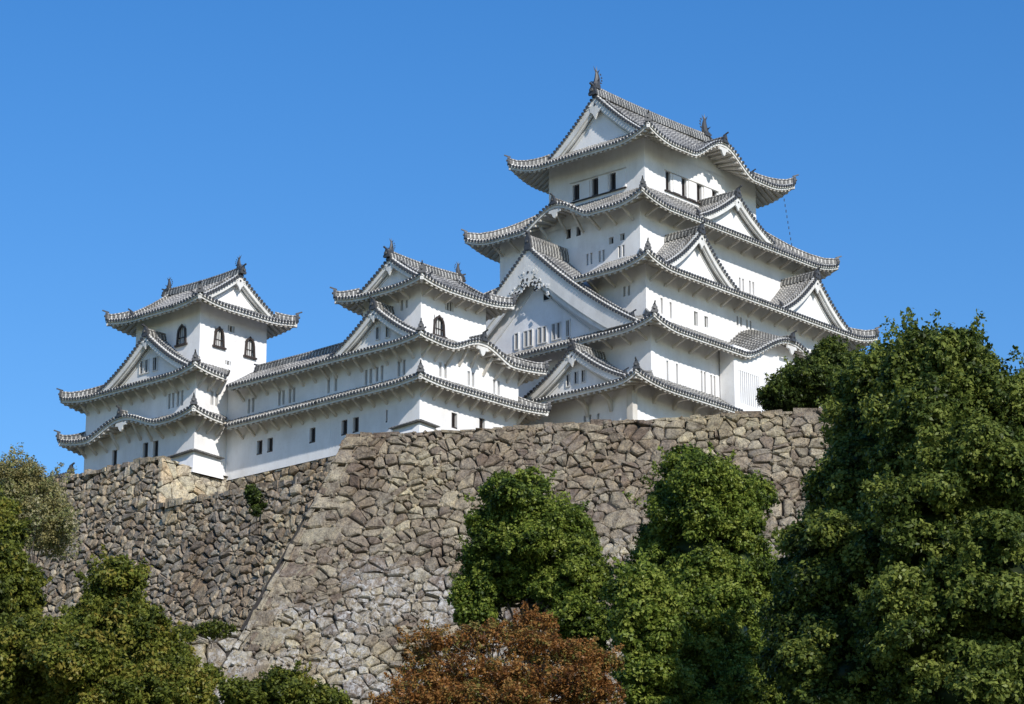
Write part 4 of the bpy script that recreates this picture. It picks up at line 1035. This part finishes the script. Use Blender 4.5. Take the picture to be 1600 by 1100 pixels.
def tree(name, label, cat, lobes, m, seed, leaf=.11, clump=.75, dens=1.0, cdens=1.0, base=None, trunk_r=.35, group='trees below the walls', tone=(.1, .75), core=True, upb=.35, sprays=0, kids=13, drop=.22, tuft=.17):
    """lobes: (px, py, dist, half width px, half height px, depth m) -> world ellipsoids; the crown is clumps of leaves on them"""
    rs = np.random.RandomState(seed); th = thing(name, label, cat, group); Ps = []; Ns = []; Ss = []; Ts = []; cb = MB(); cents = []
    for (px, py, dist, hwp, hhp, dep) in lobes:
        c = spot(px, py, dist); sc = np.linalg.norm(c-np.array(CAM))/4400; rx, rz = hwp*sc*.92, hhp*sc*.92; cents.append((c, rx, dep, rz))
    main = list(cents)
    if kids:
        new = []
        for (c, rx, ry, rz) in main:
            new.append((c, rx*.80, ry*.80, rz*.82))
            for _ in range(kids):
                u = rs.normal(size=3); u[1] *= .8; u[2] += .15; u /= np.linalg.norm(u); k = rs.uniform(.20, .46)
                new.append((c+RT*u[0]*rx*(1-k*.55)+FH*u[1]*ry*(1-k*.55)+np.array([0, 0, u[2]*rz*(1-k*.55)]), max(clump*.9, rx*k), max(clump*.9, ry*k), max(clump*.9, rz*k*rs.uniform(.7, 1.1))))
        cents = new
    for li, (c, rx, ry, rz) in enumerate(cents):
        area = 4*math.pi*((rx*ry)**1.6/3+(rx*rz)**1.6/3+(ry*rz)**1.6/3)**(1/1.6); nc = int(area/(clump**2)*.80*cdens)+3
        u = rs.normal(size=(nc, 3)); u /= np.linalg.norm(u, axis=1)[:, None]
        rad = rs.uniform(.62, 1.12, nc)[:, None]; cr = clump*rs.uniform(.45, 1.3, nc)
        C = c+(RT*u[:, :1]*rx+FH*u[:, 1:2]*ry+np.array([0, 0, 1.])*u[:, 2:]*rz)*rad*(1-.35*clump/max(rx, rz))
        # clumps sunk inside another lobe are dropped
        keepm = np.ones(nc, bool)
        for lj, (c2, a2, b2, d2) in enumerate(cents):
            if lj == li: continue
            q = C-c2; e = (q@RT/a2)**2+(q@FH/b2)**2+(q[:, 2]/d2)**2; keepm &= e > .6
        C, cr, u2 = C[keepm], cr[keepm], (RT*u[:, :1]+FH*u[:, 1:2]+np.array([0, 0, 1.])*u[:, 2:])[keepm]
        ctone = rs.uniform(tone[0], tone[1], len(C))
        for k in range(len(C)):
            if rs.rand() < drop: continue
            r = cr[k]; nt = int(dens*4*math.pi*r*r/(tuft*tuft*3.2))+2
            w = rs.normal(size=(nt, 3)); w /= np.linalg.norm(w, axis=1)[:, None]; w = w+u2[k]*.55+np.array([0, 0, .25]); w /= np.linalg.norm(w, axis=1)[:, None]; w[:, 2] *= .8
            tc = C[k]+w*(r*rs.uniform(.35, 1.2, nt)**.7)[:, None]; kl = 9; tsz = tuft*rs.uniform(.5, 1.25, nt); tt = ctone[k]+rs.normal(size=nt)*.17
            d = rs.normal(size=(nt, kl, 3)); d /= np.linalg.norm(d, axis=2)[:, :, None]
            p = (tc[:, None, :]+d*(tsz[:, None, None]*rs.uniform(.3, 1., (nt, kl, 1)))).reshape(-1, 3)
            nn = (d*.5+w[:, None, :]*.45+rs.normal(size=(nt, kl, 3))*.5+np.array([0, 0, upb])).reshape(-1, 3); nn /= np.linalg.norm(nn, axis=1)[:, None]
            Ps.append(p); Ns.append(nn); Ss.append(leaf*rs.uniform(.6, 1.25, nt*kl)); Ts.append(np.repeat(tt, kl)+rs.normal(size=nt*kl)*.10)
        if core and (not kids or li % (kids+1) == 0):     # solid core that closes the crown, darkest leaf tone painted as inner shade
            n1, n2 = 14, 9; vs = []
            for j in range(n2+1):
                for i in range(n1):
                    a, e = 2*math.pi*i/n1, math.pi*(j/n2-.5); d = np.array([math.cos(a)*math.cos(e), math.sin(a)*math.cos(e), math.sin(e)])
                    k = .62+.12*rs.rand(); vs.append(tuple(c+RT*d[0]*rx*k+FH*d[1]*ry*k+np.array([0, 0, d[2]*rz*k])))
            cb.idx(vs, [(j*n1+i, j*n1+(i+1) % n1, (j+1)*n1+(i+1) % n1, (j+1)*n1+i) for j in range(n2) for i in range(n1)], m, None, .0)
    if sprays:       # thin twigs of leaves breaking the outline
        for _ in range(sprays):
            c, rx, ry, rz = main[rs.randint(len(main))]; u = rs.normal(size=3); u[2] = abs(u[2])+.15; u[0] *= 1.4; u /= np.linalg.norm(u)
            p0 = c+RT*u[0]*rx*.9+FH*u[1]*ry*.9+np.array([0, 0, u[2]*rz*.9]); L = rs.uniform(.8, 2.2)*clump; nl = 60
            dr = RT*u[0]+FH*u[1]+np.array([0, 0, u[2]+.5]); dr /= np.linalg.norm(dr)
            t = rs.rand(nl)[:, None]**.8; p = p0+dr*L*t+rs.normal(size=(nl, 3))*(.24*clump*(1.15-t)+.03)
            nn = rs.normal(size=(nl, 3)); nn /= np.linalg.norm(nn, axis=1)[:, None]
            Ps.append(p); Ns.append(nn); Ss.append(leaf*rs.uniform(.6, 1.2, nl)); Ts.append(rs.uniform(.2, .9)+rs.normal(size=nl)*.1)
    P = np.concatenate(Ps); crown = leaves_mesh('crown', P, np.concatenate(Ns), np.concatenate(Ss), np.concatenate(Ts), m, th, rs)
    if core: cb.build('crown_shade_core', crown, smooth=True)
    tb = MB(); c0 = np.mean([c[0] for c in main], 0)
    if base is None: base = (c0[0], c0[1])
    gzz = gz(base[0], base[1]) if len(base) == 2 else base[2]
    ctop = max((c[0] for c in main), key=lambda q: q[2]); bb = np.array([base[0], base[1], gzz-.5]); limb(tb, bb, ctop, trunk_r, trunk_r*.35, 9, 8, .1, rs)
    for (c, rx, ry, rz) in main:
        for _ in range(5):
            u = rs.normal(size=3); u[2] = abs(u[2])*.6; u /= np.linalg.norm(u); f = rs.uniform(.25, .8); s_ = bb+(ctop-bb)*f
            if s_[2] > c[2]+rz*.5: s_ = s_-np.array([0, 0, rz*.6])
            e = c+RT*u[0]*rx*.6+FH*u[1]*ry*.6+np.array([0, 0, u[2]*rz*.5]); limb(tb, s_, e, trunk_r*.3, .02, 6, 5, .22, rs)
    tb.build('trunk', th)
    return th
# big dark evergreen on the right
tree('evergreen_tree', 'tallest broad dark evergreen filling the right edge, against the sky', 'tree',
     [(1436, 580, 92, 34, 58, 2.0), (1495, 622, 92, 70, 98, 3.2), (1568, 655, 93, 60, 88, 3), (1430, 700, 91, 62, 95, 2.8), (1530, 760, 90, 90, 110, 3.6), (1620, 780, 93, 60, 170, 3.5), (1440, 850, 89, 85, 110, 3.6), (1560, 930, 88, 110, 130, 4), (1430, 1010, 88, 90, 110, 3.6), (1520, 1090, 87, 130, 100, 4), (1650, 640, 94, 50, 70, 2.4)],
     'leaf_dark', 11, leaf=.085, clump=.55, tuft=.19, dens=1.0, trunk_r=.5, tone=(.2, 1.1), sprays=150)
tree('evergreen_tree', 'dark evergreen hiding the right end of the great wall, left of the tallest tree', 'tree',
     [(1372, 610, 97, 58, 66, 2.6), (1350, 700, 96, 58, 75, 2.8), (1330, 800, 95, 60, 80, 3), (1290, 890, 93, 62, 75, 3), (1360, 920, 92, 70, 100, 3), (1270, 990, 92, 58, 80, 3), (1320, 1070, 91, 100, 80, 3.6)],
     'leaf_dark', 12, leaf=.085, clump=.55, tuft=.19, dens=1.0, trunk_r=.4, tone=(.1, 1.0), sprays=40)
# tree on the terrace behind the wall's right end
tree('evergreen_tree', 'small dark tree on the terrace, peeping over the right end of the great wall', 'tree',
     [(1262, 608, 176, 58, 38, 2.6), (1310, 590, 178, 50, 48, 2.6), (1225, 625, 175, 32, 20, 1.6)],
     'leaf_dark', 13, leaf=.10, clump=.6, dens=.9, tuft=.2, trunk_r=.25, tone=(.0, .6), sprays=50, base=(*spot(1280, 640, 177)[:2], -10.2), group='trees on the terrace')
# rounded tree in front of the wall, right of centre
tree('evergreen_tree', 'bright-topped green tree against the great wall, right of the dome-shaped one', 'tree',
     [(1094, 790, 112, 100, 84, 3.2), (1092, 870, 112, 102, 95, 3.8), (1150, 900, 112, 62, 110, 3), (1120, 1000, 110, 100, 110, 4), (1120, 1090, 109, 130, 90, 4)],
     'leaf_mid', 14, leaf=.075, clump=.48, tuft=.16, dens=1.0, trunk_r=.35, tone=(.1, .85), sprays=90)
tree('evergreen_tree', 'narrow leafy green tree squeezed left of the bright-topped tree, above the red maple\'s right edge', 'tree',
     [(1003, 935, 105, 50, 45, 1.8), (1010, 1000, 105, 50, 60, 1.8), (1020, 1080, 105, 55, 60, 2)],
     'leaf_mid', 24, leaf=.09, clump=.48, tuft=.19, dens=.95, trunk_r=.22, tone=(.25, .95), sprays=20)
tree('evergreen_tree', 'dome-shaped green tree in front of the great wall, bare branches showing below its crown', 'tree',
     [(812, 815, 116, 76, 74, 2.8), (868, 832, 116, 50, 52, 2.2), (850, 860, 116, 80, 72, 3), (790, 885, 116, 66, 62, 2.6), (890, 915, 115, 58, 62, 2.4), (745, 945, 116, 30, 48, 1.4), (905, 985, 114, 42, 50, 1.8)],
     'leaf_mid', 15, leaf=.075, clump=.46, tuft=.16, dens=1.0, trunk_r=.28, tone=(.05, .8), sprays=90)
tree('maple_tree', 'low spreading maple with rust-red autumn leaves at the bottom centre', 'tree',
     [(680, 1012, 100, 62, 20, 2.0), (755, 1000, 101, 60, 20, 2), (838, 985, 102, 40, 24, 1.6), (850, 1018, 100, 80, 20, 2), (915, 1030, 100, 55, 20, 2), (720, 1050, 99, 100, 18, 2.5), (660, 1078, 98, 62, 18, 2), (850, 1062, 98, 110, 20, 2.4), (930, 1085, 98, 60, 20, 2), (770, 1095, 97, 120, 20, 2.4), (640, 1105, 97, 60, 16, 2)],
     'leaf_red', 16, leaf=.06, clump=.28, dens=.40, kids=3, tuft=.14, drop=.58, trunk_r=.2, tone=(.0, .95), sprays=90, upb=.7, core=False)
tree('evergreen_tree', 'yellow-green tree with a pointed top in the lower left corner', 'tree',
     [(178, 925, 95, 34, 42, 1.4), (180, 985, 95, 62, 60, 2.2), (238, 1030, 94, 42, 55, 2.0), (120, 1050, 92, 75, 75, 3), (298, 1080, 93, 36, 46, 1.6), (200, 1100, 92, 110, 60, 3)],
     'leaf_yellow', 17, leaf=.075, clump=.46, tuft=.16, dens=1.0, trunk_r=.3, tone=(.1, .95), sprays=120)
tree('evergreen_tree', 'tall green tree at the left edge, left of the pointed yellow-green one', 'tree',
     [(-16, 850, 98, 30, 72, 1.8), (8, 925, 96, 46, 75, 2.2), (30, 1040, 94, 62, 90, 3), (-40, 985, 96, 60, 150, 3)],
     'leaf_yellow', 18, leaf=.075, clump=.46, tuft=.16, dens=1.0, trunk_r=.3, tone=(.0, .75), sprays=40)
tree('bare_tree', 'thin half-bare tree with pale brown autumn leaves at the left edge below the parapet', 'tree',
     [(50, 775, 140, 52, 40, 2.6), (65, 830, 140, 45, 42, 2.4), (20, 760, 140, 40, 32, 2.4)],
     'leaf_dry', 19, leaf=.07, clump=.6, dens=.75, kids=4, tuft=.22, drop=.2, trunk_r=.16, tone=(.0, 1.), sprays=60, core=False)
tree('shrub', 'low dark green shrub at the bottom, left of the red maple', 'shrub',
     [(390, 1095, 90, 34, 24, 1.2), (448, 1088, 90, 32, 30, 1.1), (505, 1108, 90, 36, 18, 1.1)],
     'leaf_yellow', 20, leaf=.07, clump=.34, dens=1.0, tuft=.14, trunk_r=.08, tone=(.0, .6), sprays=20, group='shrubs')

tree('wall_plant', 'dark green creeper hanging on the brown rubble wall below the gallery', 'plant',
     [(402, 790, 170.5, 10, 22, .35), (396, 770, 170.5, 7, 10, .3)], 'leaf_dark', 31, leaf=.07, clump=.3, dens=.7, kids=2, tuft=.14, base=(*spot(402, 815, 171.0),), trunk_r=.03, group='plants on the walls', core=False, tone=(0, .5))
tree('wall_plant', 'dark weeds on the ledge above the low pale wall', 'plant',
     [(335, 985, 158, 42, 9, .7), (290, 990, 158, 20, 8, .6)], 'leaf_yellow', 32, leaf=.07, clump=.3, dens=.6, kids=3, tuft=.14, base=(*spot(330, 1000, 158),), trunk_r=.03, group='plants on the walls', core=False, tone=(0, .4))
